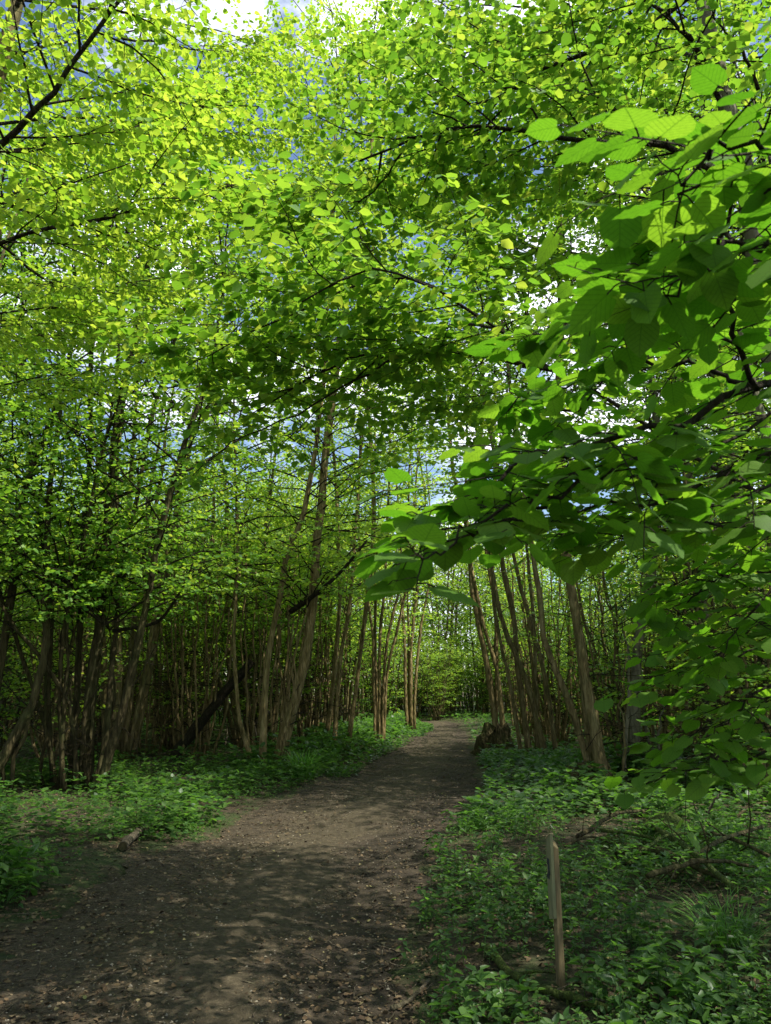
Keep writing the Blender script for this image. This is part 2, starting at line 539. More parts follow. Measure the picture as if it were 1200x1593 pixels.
def crown(mb, stems, rng, zmin, per=14, L=1.8, tpl=HEX, side_n=10, side_len=.6, sp=.055, size=.07, bias=(0, 0), up=.35,
          twigs=False, keep=1., droop=.25, tilt=.42, cull=None, tmin=None):
    O, D, LL = [], [], []
    for (sl, sr) in stems:
        z = sl[:, 2]
        lo = np.argmax(z > zmin) if z[-1] > zmin else None
        if lo is None: continue
        cnt = max(3, int(per * DENS * (z[-1] - max(zmin, z[0])) / 8.))
        u = (np.arange(cnt) + rng.random(cnt)) / cnt
        f = (lo + u * (len(z) - 1 - lo)) / (len(z) - 1)
        p, tn = at(sl[None], f[None]); p, tn = p[0], tn[0]
        az = np.arange(cnt) * 2.4 + rng.random() * 6.3 + rng.normal(0, .4, cnt)
        el = up + .5 * u + rng.normal(0, .15, cnt)
        d = np.stack([np.cos(az) * np.cos(el) + bias[0], np.sin(az) * np.cos(el) + bias[1], np.sin(el)], -1)
        O.append(p); D.append(d); LL.append(L * (.5 + .75 * np.sin(math.pi * (.12 + .78 * u))) * rng.uniform(.7, 1.3, cnt))
        O.append(p[-1:]); D.append(tn[-1:]); LL.append(np.array([L * .6]))
    DO, DD = [], []
    for (sl, sr) in stems:
        z = sl[:, 2]; k = rng.integers(2, 6)
        f = rng.uniform(.06, .5, k)
        p, tn = at(sl[None], f[None])
        ok = p[0][:, 2] < zmin + 1.5
        a = rng.random(k) * 6.28
        DO.append(p[0][ok]); DD.append(np.stack([np.cos(a), np.sin(a), rng.normal(.35, .4, k)], -1)[ok])
    DO = np.concatenate(DO); DD = np.concatenate(DD)
    if len(DO):
        dl = rng.uniform(.3, 1.5, len(DO))
        db = grow(rng, DO, DD, dl, jit=.22, flatten=.95)
        tubes(mb, db, (dl * .006 + .003)[:, None] * np.linspace(1, .25, 6), 4, 0, cap=False)
        p, tn = at(db, rng.uniform(.3, .9, (len(DO), 3)))
        p = p.reshape(-1, 3); d2 = tn.reshape(-1, 3) + rng.normal(0, .6, p.shape)
        tubes(mb, grow(rng, p, d2, np.repeat(dl, 3) * rng.uniform(.2, .5, len(p)), n=4, jit=.2), np.full((len(p), 1), .0035) * np.linspace(1, .4, 4), 3, 0, cap=False)
    br = grow(rng, np.concatenate(O), np.concatenate(D), np.concatenate(LL))
    if cull is not None:
        br = br[cull(br[:, 0])]
    r = np.clip(np.concatenate(LL)[:len(br)] * .0075, .005, .02)
    tubes(mb, br, r[:, None] * np.linspace(1, .3, br.shape[1]), 4, 0, cap=False)
    return foliate(mb, br, rng, tpl, side_n, side_len, sp, size, droop, tilt, keep=keep, twigs=twigs, cull=cull, t0=.18)


def trunk_mesh(root, sl, sr, rng, m=None, sides=9, name='trunk'):
    mb = MB()
    tubes(mb, sl[None], sr[None] * (1 + rng.normal(0, .06, sr.shape) + .16 * (rng.random(sr.shape) < .10))[None], sides, 0)
    return mb.build(name, m or M_bark, root)


def stool_mesh(root, cx, cy, rx, h, rng, m, name='stump'):
    """knobbly coppice stool at the foot of the stems"""
    mb = MB()
    n, k = 18, 7
    th = np.arange(n) * 2 * math.pi / n
    ph = np.linspace(0, 1, k)
    rr = rx * (1 + .25 * np.sin(th * 3 + rng.random() * 6) + .15 * np.sin(th * 7 + 1))[None] * (1 - .55 * ph ** 1.6)[:, None] + rng.normal(0, rx * .09, (k, n))
    zz = g1(cx, cy) - .1 + (h + .1) * ph[:, None] * (1 + .25 * np.sin(th * 4 + 2))[None] + rng.normal(0, h * .06, (k, n))
    v = np.stack([cx + rr * np.cos(th), cy + rr * np.sin(th), zz], -1).reshape(-1, 3)
    v = np.vstack([v, [[cx, cy, zz[-1].mean()]]])
    i = np.arange(k - 1)[:, None] * n; j = np.arange(n)[None]; j2 = (j + 1) % n
    q = np.stack([i + j, i + j2, i + n + j2, i + n + j], -1).reshape(-1, 4)
    tri = np.stack([(k - 1) * n + np.arange(n), (k - 1) * n + (np.arange(n) + 1) % n, np.full(n, k * n)], -1)
    mb.add(v, [q, tri])
    return mb.build(name, m, root)


def hero(name, label, cat, group, stems, seed, bark, leafm, zmin, extra=None, stool=None, shoots=0, shoot_h=5, sides=9, **ck):
    """stems: list of (pixel points, Y, dY, top, r0)"""
    rng = np.random.default_rng(seed)
    S_ = [stem_line(px, Yb, dY, top, rng, r0=r0) for px, Yb, dY, top, r0 in stems]
    bx, by = S_[0][0][0, 0], S_[0][0][0, 1]
    root = empty(name, (bx, by, g1(bx, by)))
    tag(root, label, cat, group)
    for sl, sr in S_: trunk_mesh(root, sl, sr, rng, bark, sides)
    crown_stems = list(S_)
    if shoots:
        for k in range(shoots):
            a = rng.random() * 6.28; rr = rng.uniform(.1, .45)
            s = stem_free(bx + rr * math.cos(a) + rng.uniform(-.2, .2), by + rr * math.sin(a), math.cos(a) * rng.uniform(.02, .2), math.sin(a) * rng.uniform(.02, .2),
                          shoot_h * rng.uniform(.5, 1.1), rng, rng.uniform(.012, .035))
            trunk_mesh(root, s[0], s[1], rng, bark, 5)
            crown_stems.append(s)
    mb = MB()
    if extra:
        for px, Yb, dY, r in extra:
            pts = [P(a, b, Yb + dY * i / (len(px) - 1)) for i, (a, b) in enumerate(px)]
            ln = smooth_line(pts, 12)
            tubes(mb, ln[None], np.linspace(r, r * .35, 12)[None], 6, 0)
    n = crown(mb, crown_stems, rng, zmin, **ck)
    mb.build('crown', [M_twig, leafm], root)
    print('leaves', name, n)
    return root


if True:
    GT = 'coppiced trees beside the path'
    Y1 = 13.2
    hero('coppice_tree', 'big dark multi-stemmed coppice tree at left, thick stems fanning from one stool', 'tree', None, [
        ([(132, 1228), (146, 1040), (160, 950), (170, 830), (178, 740), (192, 620), (216, 500), (232, 410)], Y1, .4, 14.5, .15),
        ([(150, 1240), (176, 1150), (202, 1050), (226, 930), (242, 850), (262, 770), (292, 670), (322, 585)], Y1 - .3, -.6, 9.5, .10),
        ([(142, 1242), (162, 1150), (181, 980), (188, 880), (206, 790), (232, 640), (276, 490)], Y1 - .2, .8, 13, .07),
        ([(112, 1222), (121, 1000), (126, 850), (136, 700), (140, 500)], Y1 + .3, .2, 13, .075),
        ([(84, 1226), (76, 1100), (82, 950), (62, 820), (40, 640)], Y1 + .1, .3, 11, .05),
        ([(100, 1232), (96, 1120), (100, 990), (128, 880), (150, 760)], Y1 - .4, -.4, 10, .045),
        ([(120, 1235), (108, 1100), (60, 1020), (15, 960)], Y1 - .3, -.6, 8, .04),
        ([(90, 1225), (68, 1120), (30, 1000), (-10, 860)], Y1, -.5, 9, .045),
    ], 11, M_bark_d, M_leaf, 2.5, stool=None, shoots=8, shoot_h=4.5,
        extra=[([(158, 922), (120, 915), (60, 880), (18, 848)], Y1, -.5, .035),
               ([(176, 982), (240, 970), (266, 944), (288, 906), (300, 876)], Y1, -.6, .035),
               ([(172, 922), (214, 872), (240, 836), (286, 804)], Y1, .3, .03)],
        per=20, L=2.2, size=.085, sp=.06, side_len=.66, side_n=9, bias=(.15, -.1))
    hero('coppice_tree', 'dark leaning coppice tree cut by the left edge, beside the big stool', 'tree', None, [
        ([(-30, 1235), (24, 1140), (52, 1088), (70, 1000), (66, 900)], 12.2, .3, 11, .10),
        ([(-40, 1235), (-12, 1100), (20, 900), (34, 780), (60, 700)], 12.4, .6, 12.5, .09),
        ([(-50, 1235), (-48, 1000), (-30, 760)], 12.3, 0, 11, .08),
    ], 12, M_bark_d, M_leaf, 2.9, shoots=6, shoot_h=4, per=21, L=2.2, size=.085, sp=.06, bias=(.2, -.15))
    hero('coppice_tree', 'two-stemmed tree above the sedge tuft, a bare dark branch slanting to its right', 'tree', None, [
        ([(428, 1196), (466, 1060), (484, 950), (490, 850), (498, 780), (504, 690)], 16.6, .2, 18.5, .155),
        ([(408, 1204), (414, 1050), (430, 950), (442, 870), (470, 800)], 16.2, .5, 17, .095),
        ([(400, 1200), (376, 1120), (366, 1010), (372, 900)], 16.6, .8, 12, .06),
    ], 13, M_bark_w, M_leaf_y, 3.1, extra=[([(452, 952), (490, 925), (530, 890), (571, 841)], 16.6, -1.0, .062)],
        per=22, L=2.9, size=.085, sp=.06, side_len=.85, side_n=11, shoots=4, shoot_h=4)
    hero('coppice_tree', 'slim coppice tree with stems leaning left, behind the leaning dead trunk', 'tree', None, [
        ([(380, 1152), (362, 1080), (356, 950), (352, 850)], 22, .3, 13, .12),
        ([(372, 1150), (345, 1070), (318, 960), (330, 880)], 22, -.4, 12, .09),
        ([(386, 1150), (388, 1040), (402, 930)], 22.2, .2, 13, .08),
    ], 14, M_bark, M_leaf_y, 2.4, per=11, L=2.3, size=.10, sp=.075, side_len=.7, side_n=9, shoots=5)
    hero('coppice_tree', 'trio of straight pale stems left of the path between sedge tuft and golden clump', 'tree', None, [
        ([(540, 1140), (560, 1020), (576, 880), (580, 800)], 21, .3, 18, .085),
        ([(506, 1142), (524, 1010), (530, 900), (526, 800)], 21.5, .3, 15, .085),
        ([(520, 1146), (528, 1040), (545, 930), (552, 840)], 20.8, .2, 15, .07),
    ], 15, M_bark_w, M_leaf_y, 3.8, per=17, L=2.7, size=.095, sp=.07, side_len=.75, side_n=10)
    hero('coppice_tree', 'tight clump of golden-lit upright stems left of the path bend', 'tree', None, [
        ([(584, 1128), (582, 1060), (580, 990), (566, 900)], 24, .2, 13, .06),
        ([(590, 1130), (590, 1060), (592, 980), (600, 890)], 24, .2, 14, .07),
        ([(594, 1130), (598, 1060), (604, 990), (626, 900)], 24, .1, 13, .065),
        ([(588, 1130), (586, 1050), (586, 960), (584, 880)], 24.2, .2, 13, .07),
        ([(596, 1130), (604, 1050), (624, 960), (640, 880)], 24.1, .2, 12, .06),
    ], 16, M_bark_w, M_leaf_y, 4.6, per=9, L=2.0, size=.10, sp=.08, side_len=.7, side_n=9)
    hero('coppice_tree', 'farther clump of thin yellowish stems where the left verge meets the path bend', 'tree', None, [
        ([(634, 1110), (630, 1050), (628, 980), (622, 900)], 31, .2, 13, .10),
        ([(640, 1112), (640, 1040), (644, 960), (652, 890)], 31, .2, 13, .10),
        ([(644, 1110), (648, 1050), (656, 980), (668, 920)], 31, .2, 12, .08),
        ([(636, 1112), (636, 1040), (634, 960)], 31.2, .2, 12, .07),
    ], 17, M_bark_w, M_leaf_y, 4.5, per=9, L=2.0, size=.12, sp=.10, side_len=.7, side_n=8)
    # right-hand side
    hero('coppice_tree', 'twin-stemmed brown tree on the right verge, thinner curved stem at its left', 'tree', None, [
        ([(940, 1226), (926, 1130), (906, 1030), (890, 930), (880, 860), (872, 740)], 13.6, .3, 14.5, .14),
        ([(922, 1218), (906, 1150), (872, 1060), (846, 990), (838, 930), (830, 880)], 13.8, .4, 12, .08),
        ([(926, 1216), (912, 1120), (902, 1020), (896, 950)], 14.1, .4, 12, .06),
    ], 21, M_bark, M_leaf, 5.4, per=20, L=2.4, size=.085, sp=.06, side_len=.65, shoots=2, shoot_h=4)
    hero('tree', 'single mottled trunk right of the twin-stemmed tree, its foot wrapped in leafy growth', 'tree', None, [
        ([(984, 1206), (992, 1060), (1000, 960), (1016, 870), (1024, 760)], 14.2, .4, 14, .15),
    ], 22, M_bark_g, M_leaf, 3.8, per=30, L=2.7, size=.085, sp=.06, side_len=.65, shoots=4, shoot_h=3)
    r7 = hero('coppice_tree', 'coppice tree rising from a black crumbling stump at the right path edge', 'tree', None, [
        ([(776, 1140), (760, 1040), (744, 960), (734, 900)], 21.5, .3, 14, .12),
        ([(768, 1140), (772, 1050), (768, 960), (756, 880)], 21.7, .3, 13, .085),
        ([(784, 1140), (776, 1060), (756, 990), (742, 930)], 21.4, .3, 12, .085),
    ], 23, M_bark_w, M_leaf, 4.8, per=5, L=2.0, size=.10, sp=.07, side_len=.65)
    bx, by = G(775, 1166)
    stool_mesh(r7, P(775, 1150, 21.4)[0], 21.4, .55, .62, np.random.default_rng(5), M_bark_d)
    hero('coppice_tree', 'group of dark slanting stems between the stump tree and the twin-stemmed tree', 'tree', None, [
        ([(850, 1150), (820, 1060), (790, 990), (774, 940)], 19, .3, 13, .09),
        ([(824, 1150), (808, 1050), (800, 960), (784, 880)], 19.3, .3, 13, .10),
        ([(866, 1150), (850, 1070), (826, 980), (806, 910)], 18.8, .2, 12, .08),
        ([(836, 1150), (832, 1050), (826, 950)], 19.4, .3, 12, .07),
        ([(812, 1146), (794, 1070), (778, 1000)], 19.2, .3, 12, .06),
    ], 24, M_bark, M_leaf, 5.4, per=8, L=1.9, size=.095, sp=.07, side_len=.65)
    hero('tree', 'tall tree half hidden behind the near lime leaves at the right edge', 'tree', None, [
        ([(1290, 1250), (1262, 1000), (1225, 800), (1160, 560)], 10.8, .3, 14.5, .14),
        ([(1300, 1250), (1320, 1000), (1280, 800), (1230, 560)], 10.8, .5, 13, .10),
    ], 26, M_bark_g, M_leaf, 4.2, per=26, L=3.0, size=.078, sp=.055, side_len=.8, side_n=11, bias=(-.3, .05))
    hero('coppice_tree', 'dim thin-stemmed coppice behind the mottled trunk on the right', 'tree', None, [
        ([(1060, 1170), (1050, 1040), (1062, 940)], 18, .3, 12, .09),
        ([(1050, 1170), (1024, 1060), (1030, 950)], 18, .3, 11, .07),
        ([(1075, 1170), (1090, 1060), (1084, 960)], 18, .3, 11, .07),
        ([(1068, 1170), (1072, 1050), (1112, 960)], 18, .3, 10, .06),
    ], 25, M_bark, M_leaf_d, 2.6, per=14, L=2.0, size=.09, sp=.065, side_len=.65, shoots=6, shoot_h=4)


# ---- near trees whose trunks stand outside the view and reach in with branches
def limb_tree(name, label, base, trunk_pts, trunk_r, limbs, seed, bark, leafm, top_crown=None, tpl=HEX, **fk):
    """limbs: list of (world polyline, r0, side_n, side_len)"""
    rng = np.random.default_rng(seed)
    root = empty(name, (base[0], base[1], g1(*base)))
    tag(root, label, 'tree')
    pts = [np.array([base[0], base[1], g1(*base) - .06])] + [np.array(p, float) for p in trunk_pts]
    sl = smooth_line(pts, 24)
    sr = trunk_r * (1 - np.linspace(0, 1, 24)) ** .7 + .015
    trunk_mesh(root, sl, sr, rng, bark, 12)
    for pl, r0, sn, sln in limbs:
        sn = int(sn * fk.get('more', 1))
        mb = MB(); lm = MB()
        ln = smooth_line(pl, 16)
        ln[1:-1] += rng.normal(0, .008, (14, 3))
        tubes(mb, ln[None], np.linspace(r0, r0 * .3, 16)[None], 7, 0)
        k = dict(fk); k.pop('more', None); k.update(side_n=sn, side_len=sln)
        # secondary limbs
        if sln > .6:
            m = int(sn * .8)
            T = (.2 + .75 * (np.arange(m) + rng.random(m)) / m)[None]
            p, tn = at(ln[None], T); p, tn = p[0], tn[0]
            sg = np.where(np.arange(m) % 2 == 0, 1., -1.)[:, None]
            sd = nrm(np.cross(tn, UP))
            d = tn * .7 + sg * sd * .7 + rng.normal(0, .2, tn.shape); d[:, 2] *= .5
            sec = grow(rng, p, d, sln * 1.5 * rng.uniform(.6, 1.2, m) * (1.2 - .6 * T[0]))
            tubes(mb, sec, np.full((m, 1), r0 * .35) * np.linspace(1, .3, 6), 4, 0, cap=False)
            k2 = dict(k); k2.update(side_n=max(5, int(sn * .7)), side_len=sln * .55)
            foliate(mb, sec, rng, tpl, lmb=lm, **k2)
            k['side_len'] = sln * .7
        foliate(mb, ln[None], rng, tpl, lmb=lm, **k)
        lm.build('foliage', [leafm], mb.build('branch', [M_twig], root))
    if top_crown:  # mostly out of view, its density set for the shade it throws
        mb = MB()
        n = crown(mb, [(sl, sr)], rng, **top_crown)
        mb.build('crown', [M_twig, leafm], root)
    return root


def W(*a): return [P(x, y, d) for x, y, d in a]


# upper right lime: grey trunk crossing the top right corner
tb = (3.1, 4.7)
limb_tree('lime_tree', 'smooth grey trunk crossing the top right corner, long branches reaching over the path', tb,
          [P(1215, 600, 4.75), P(1170, 330, 4.7), P(1132, 170, 4.7), P(1092, 0, 4.7), P(1050, -180, 4.8), P(1000, -420, 5.0)], .07, [
    (W((1160, 300, 4.7), (1100, 262, 4.6), (1042, 228, 4.5), (980, 222, 4.4), (890, 215, 4.3), (800, 203, 4.3), (730, 198, 4.3), (640, 215, 4.4), (560, 250, 4.5)), .024, 16, .75),
    (W((1150, -60, 4.7), (1070, 0, 4.8), (1000, 45, 4.9), (930, 75, 5.0), (850, 105, 5.2), (780, 150, 5.4), (700, 165, 5.6), (620, 150, 5.9)), .026, 16, .9),
    (W((1132, 170, 4.7), (1092, 92, 4.5), (1068, 54, 4.4), (1010, 0, 4.3), (930, -80, 4.2)), .022, 10, .8),
    (W((1080, 230, 4.7), (1000, 195, 4.9), (900, 130, 5.2), (860, 85, 5.4), (780, 20, 5.8)), .016, 14, .8),
    (W((1180, 140, 4.7), (1160, 90, 4.6), (1120, 40, 4.5), (1090, -20, 4.3)), .014, 8, .6),
    (W((1205, 780, 4.7), (1130, 740, 4.5), (1050, 690, 4.3), (930, 612, 4.1), (855, 572, 4.0), (790, 522, 3.9), (740, 492, 3.8), (640, 430, 3.6), (560, 420, 3.5), (470, 470, 3.4)), .014, 18, .72),
    (W((860, 574, 4.0), (780, 560, 4.1), (720, 553, 4.2), (640, 546, 4.3), (575, 548, 4.4), (500, 580, 4.5), (400, 640, 4.6)), .016, 15, .72),
    (W((790, 520, 3.9), (725, 500, 4.1), (660, 530, 4.3), (590, 562, 4.5), (520, 616, 4.7), (440, 690, 4.9)), .010, 13, .6),
    (W((740, 490, 3.8), (640, 432, 3.9), (540, 450, 4.0), (430, 500, 4.1), (340, 545, 4.2), (290, 570, 4.3)), .009, 16, .62),
    (W((620, 556, 4.3), (540, 600, 4.4), (450, 650, 4.5), (360, 690, 4.6), (300, 740, 4.6)), .008, 14, .6),
    (W((640, 215, 4.4), (580, 300, 4.8), (520, 340, 5.2), (460, 350, 5.6)), .008, 12, .7),
    (W((850, 105, 5.2), (740, 210, 5.8), (650, 280, 6.4), (570, 300, 6.9)), .010, 14, .8),
    (W((930, 75, 5.0), (800, 60, 5.6), (700, 90, 6.2), (610, 110, 6.8), (540, 160, 7.2)), .010, 15, .8),
    (W((900, 640, 4.3), (800, 640, 4.8), (700, 650, 5.4), (600, 690, 5.8)), .010, 12, .7),
    (W((1190, 520, 4.7), (1060, 440, 5.2), (930, 400, 5.8), (820, 395, 6.2), (700, 420, 6.6)), .018, 15, .85),
    (W((1190, 420, 4.7), (1080, 330, 5.4), (950, 300, 6.2), (830, 310, 6.8), (720, 330, 7.4)), .018, 15, .95),
    (W((1120, 100, 4.7), (1000, 60, 5.8), (880, 20, 6.6), (740, 10, 7.2), (640, 60, 7.6)), .018, 14, .9),
    (W((1180, 380, 4.7), (1200, 250, 5.5), (1150, 120, 6.2), (1120, 0, 6.8)), .016, 12, .9),
], 31, M_bark_g, M_leaf, top_crown=dict(zmin=5.6, per=7, L=2.2, size=.07, sp=.05, side_len=.7, side_n=11, twigs=False, up=.3),
    more=1.2, size=.062, sp=.037, droop=.3, tilt=.30, twigs=True, side_r=.003)

# upper left tree just outside the view on the left
limb_tree('lime_tree', 'tree beyond the left edge whose bright branches hang into the upper left corner', (-3.6, 5.0),
          [(-3.55, 5.0, 1.6), (-3.4, 5.0, 3.2), (-3.2, 5.1, 5.0), (-3.0, 5.2, 7.2), (-2.9, 5.2, 9.0)], .11, [
    (W((-140, 330, 4.4), (-60, 280, 4.2), (0, 226, 4.0), (72, 160, 3.9), (125, 80, 3.8), (190, 0, 3.7), (250, -90, 3.6)), .026, 15, .8),
    (W((-160, 440, 4.8), (-60, 398, 4.6), (0, 380, 4.5), (65, 357, 4.4), (150, 342, 4.4), (200, 330, 4.5), (262, 308, 4.6), (330, 300, 4.8), (400, 270, 5.0)), .018, 17, .75),
    (W((-150, 300, 4.8), (0, 240, 5.0), (120, 215, 5.4), (240, 190, 5.8), (340, 180, 6.2)), .018, 15, .85),
    (W((-150, 120, 4.8), (0, 90, 5.2), (120, 60, 5.6), (260, 40, 6.2)), .018, 14, .9),
    (W((-120, 360, 4.9), (20, 300, 5.8), (140, 280, 6.6), (280, 290, 7.4)), .018, 14, .9),
    (W((262, 308, 4.6), (340, 290, 5.4), (430, 280, 6.2), (500, 260, 7.0)), .010, 13, .8),
    (W((190, 60, 5.4), (270, 70, 6.0), (350, 80, 6.6), (430, 60, 7.2), (500, 90, 7.6)), .010, 14, .8),
    (W((240, 190, 5.8), (330, 210, 6.4), (420, 200, 7.0), (500, 210, 7.6)), .009, 13, .8),
    (W((120, 215, 5.4), (250, 150, 6.2), (350, 120, 7.0), (440, 110, 7.8)), .010, 14, .85),
    (W((0, 380, 4.5), (80, 440, 5.2), (160, 450, 6.0), (260, 430, 6.8), (340, 420, 7.4)), .010, 14, .8),
    (W((-150, 640, 5.6), (0, 600, 6.2), (120, 580, 6.8), (240, 560, 7.4)), .010, 13, .7),
    (W((-150, 480, 5.2), (0, 515, 6.2), (120, 520, 7.2), (250, 500, 8.2)), .010, 14, .8),
    (W((-150, 420, 5.2), (20, 440, 6.4), (140, 430, 7.6), (240, 390, 8.6)), .010, 14, .8),
    (W((-150, 560, 4.8), (-40, 500, 5.2), (60, 480, 5.8), (150, 470, 6.2)), .014, 11, .7),
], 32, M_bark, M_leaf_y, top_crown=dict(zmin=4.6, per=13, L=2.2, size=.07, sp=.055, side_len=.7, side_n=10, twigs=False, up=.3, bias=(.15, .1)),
    more=1.2, size=.052, sp=.036, droop=.3, tilt=.42, twigs=True, side_r=.003)

# foreground lime with big leaves close to the camera on the right
cl = lambda p: (np.linalg.norm(p - np.array([0, 0, EYE]), axis=-1) > .62)
limb_tree('lime_tree', 'lime tree at the right edge, large veined leaves hanging close in front', (2.3, 1.5),
          [(2.28, 1.5, 1.2), (2.2, 1.55, 2.2), (2.2, 1.6, 3.4), (2.25, 1.6, 4.6)], .08, [
    (W((1560, 560, 1.55), (1340, 585, 1.42), (1200, 602, 1.32), (1100, 642, 1.28), (1041, 667, 1.26), (950, 679, 1.24), (867, 700, 1.22), (800, 735, 1.2), (740, 775, 1.18)), .0085, 15, .30),
    (W((1200, 603, 1.32), (1176, 598, 1.3), (1148, 545, 1.25), (1140, 490, 1.2), (1112, 420, 1.12), (1132, 350, 1.05), (1150, 280, .98), (1140, 200, .94)), .006, 12, .26),
    (W((1112, 420, 1.14), (1050, 425, 1.15), (985, 445, 1.18), (930, 470, 1.2), (870, 500, 1.22), (830, 520, 1.24)), .004, 9, .24),
    (W((1060, 665, 1.26), (1010, 695, 1.22), (950, 730, 1.2), (890, 770, 1.16), (820, 790, 1.14), (740, 805, 1.12), (680, 825, 1.1)), .005, 11, .26),
    (W((1560, 640, 1.5), (1330, 680, 1.42), (1200, 710, 1.35), (1120, 740, 1.3), (1040, 770, 1.3), (960, 790, 1.28), (890, 800, 1.28)), .006, 12, .28),
    (W((1175, 600, 1.34), (1090, 570, 1.38), (1010, 560, 1.42), (930, 575, 1.46), (860, 600, 1.5), (790, 640, 1.52)), .005, 12, .30),
    (W((1500, 380, 1.3), (1300, 330, 1.15), (1200, 290, 1.06), (1140, 265, 1.0), (1090, 300, .98), (1050, 350, 1.0)), .006, 9, .24),
    (W((1500, 250, 1.0), (1300, 240, .92), (1210, 230, .86), (1150, 215, .82), (1100, 240, .80), (1070, 290, .80)), .005, 11, .22),
    (W((1500, 330, 1.1), (1290, 360, 1.0), (1200, 380, .95), (1130, 400, .92), (1070, 430, .92), (1010, 470, .94)), .005, 11, .24),
    (W((850, 790, 1.2), (780, 812, 1.12), (715, 842, 1.06), (668, 872, 1.02), (650, 900, 1.0)), .003, 6, .12),
    (W((1540, 900, 2.4), (1330, 930, 2.3), (1210, 960, 2.2), (1140, 1000, 2.15), (1080, 1040, 2.1)), .006, 14, .36),
    (W((1540, 1000, 2.5), (1330, 1030, 2.4), (1210, 1060, 2.3), (1130, 1120, 2.25), (1060, 1150, 2.2)), .006, 14, .36),
    (W((1540, 820, 2.2), (1330, 860, 2.1), (1210, 880, 2.0), (1120, 900, 1.95), (1050, 910, 1.9)), .006, 13, .34),
    (W((1540, 1120, 2.3), (1330, 1150, 2.2), (1210, 1170, 2.1), (1130, 1185, 2.05), (1060, 1200, 2.0)), .006, 13, .30),
    (W((1540, 700, 2.2), (1330, 720, 2.1), (1200, 760, 2.0), (1080, 790, 1.95), (980, 820, 1.9), (880, 830, 1.88)), .006, 14, .36),
    (W((1540, 620, 1.9), (1330, 640, 1.8), (1200, 650, 1.72), (1090, 700, 1.66), (980, 740, 1.62), (880, 760, 1.6), (790, 800, 1.58)), .006, 13, .34),
    (W((1540, 560, 1.8), (1330, 540, 1.7), (1200, 540, 1.6), (1080, 520, 1.55), (980, 560, 1.52), (900, 640, 1.5)), .006, 12, .32),
    (W((1500, 420, 1.6), (1300, 420, 1.5), (1190, 420, 1.42), (1090, 380, 1.38), (1020, 390, 1.36)), .005, 10, .30),
    (W((1540, 780, 1.5), (1330, 790, 1.45), (1200, 800, 1.4), (1100, 820, 1.38), (1010, 815, 1.36), (940, 830, 1.36)), .005, 11, .28),
    (W((1540, 900, 1.96), (1320, 900, 1.89), (1215, 920, 1.83), (1160, 960, 1.80), (1130, 1010, 1.77)), .005, 10, .24),
    (W((1540, 1020, 2.17), (1330, 1060, 2.06), (1210, 1080, 2.00), (1150, 1105, 1.97), (1110, 1150, 1.96)), .005, 9, .22),
    (W((1540, 820, 2.32), (1340, 840, 2.25), (1200, 860, 2.17), (1130, 885, 2.15), (1080, 920, 2.12), (1060, 960, 2.12)), .006, 10, .28),
    (W((1540, 960, 2.46), (1320, 980, 2.39), (1200, 1000, 2.32), (1130, 1040, 2.29), (1080, 1080, 2.26)), .005, 10, .28),
    (W((1560, 1080, 2.75), (1330, 1120, 2.68), (1200, 1145, 2.61), (1120, 1165, 2.58), (1060, 1190, 2.55), (1020, 1215, 2.54)), .006, 10, .26),
    (W((1500, 480, 1.7), (1300, 480, 1.7), (1190, 470, 1.7), (1090, 470, 1.72), (1000, 490, 1.75), (910, 520, 1.8)), .006, 13, .34),
    (W((1540, 720, 1.9), (1320, 760, 1.85), (1210, 790, 1.8), (1110, 830, 1.8), (1040, 850, 1.8)), .006, 11, .30),
], 33, M_bark, M_leaf_f, top_crown=dict(zmin=2.9, per=12, L=1.7, size=.08, sp=.06, side_len=.5, side_n=8, twigs=False, up=.3, bias=(.35, .1), cull=cl),
    more=1.1, tpl=HEART, size=.054, sp=.037, droop=.22, tilt=.21, twigs=True, side_r=.0020, petiole=.4, uv=True, cull=cl, flat=.6, sag=.3)

# ------------------------------------------------------------------ background wood
def copy_tree(root, loc, rz, sc, label, group):
    r = root.copy(); COL.objects.link(r)
    r.location = loc; r.rotation_euler = (0, 0, rz); r.scale = (sc, sc, sc * 1.0)
    r['label'] = label; r['group'] = group
    for ch in root.children:
        c = ch.copy(); COL.objects.link(c); c.parent = r
    return r


def proto(name, seed, nst, top, spread, r0, zmin, bark, leafm, per, L, size=.10, sp=.085, side_n=9, side_len=.7, tpl=DIA, base_r=.25, **ck):
    rng = np.random.default_rng(seed)
    root = empty(name, (0, 0, 0)); tag(root, 'x', 'shrub' if 'shr' in name or 'shoots' in name else 'tree')
    st = []
    z0 = g1(0, 0)
    for k in range(nst):
        a = k * 6.283 / nst + rng.normal(0, .35)
        s = stem_free(base_r * math.cos(a) * rng.uniform(.3, 1), base_r * math.sin(a) * rng.uniform(.3, 1), math.cos(a) * spread * rng.uniform(.3, 1.2), math.sin(a) * spread * rng.uniform(.3, 1.2),
                      top * rng.uniform(.75, 1.0), rng, r0 * rng.uniform(.6, 1.15), curve=rng.uniform(0, 1))
        s[0][:, 2] -= z0
        trunk_mesh(root, s[0], s[1], rng, bark, 6)
        st.append(s)
    mb = MB()
    n = crown(mb, st, rng, zmin, per=per * .75, L=L, size=size, sp=sp, side_n=side_n, side_len=side_len, tpl=tpl, **ck)
    mb.build('crown', [M_twig, leafm], root)
    print('proto', name, n)
    return root


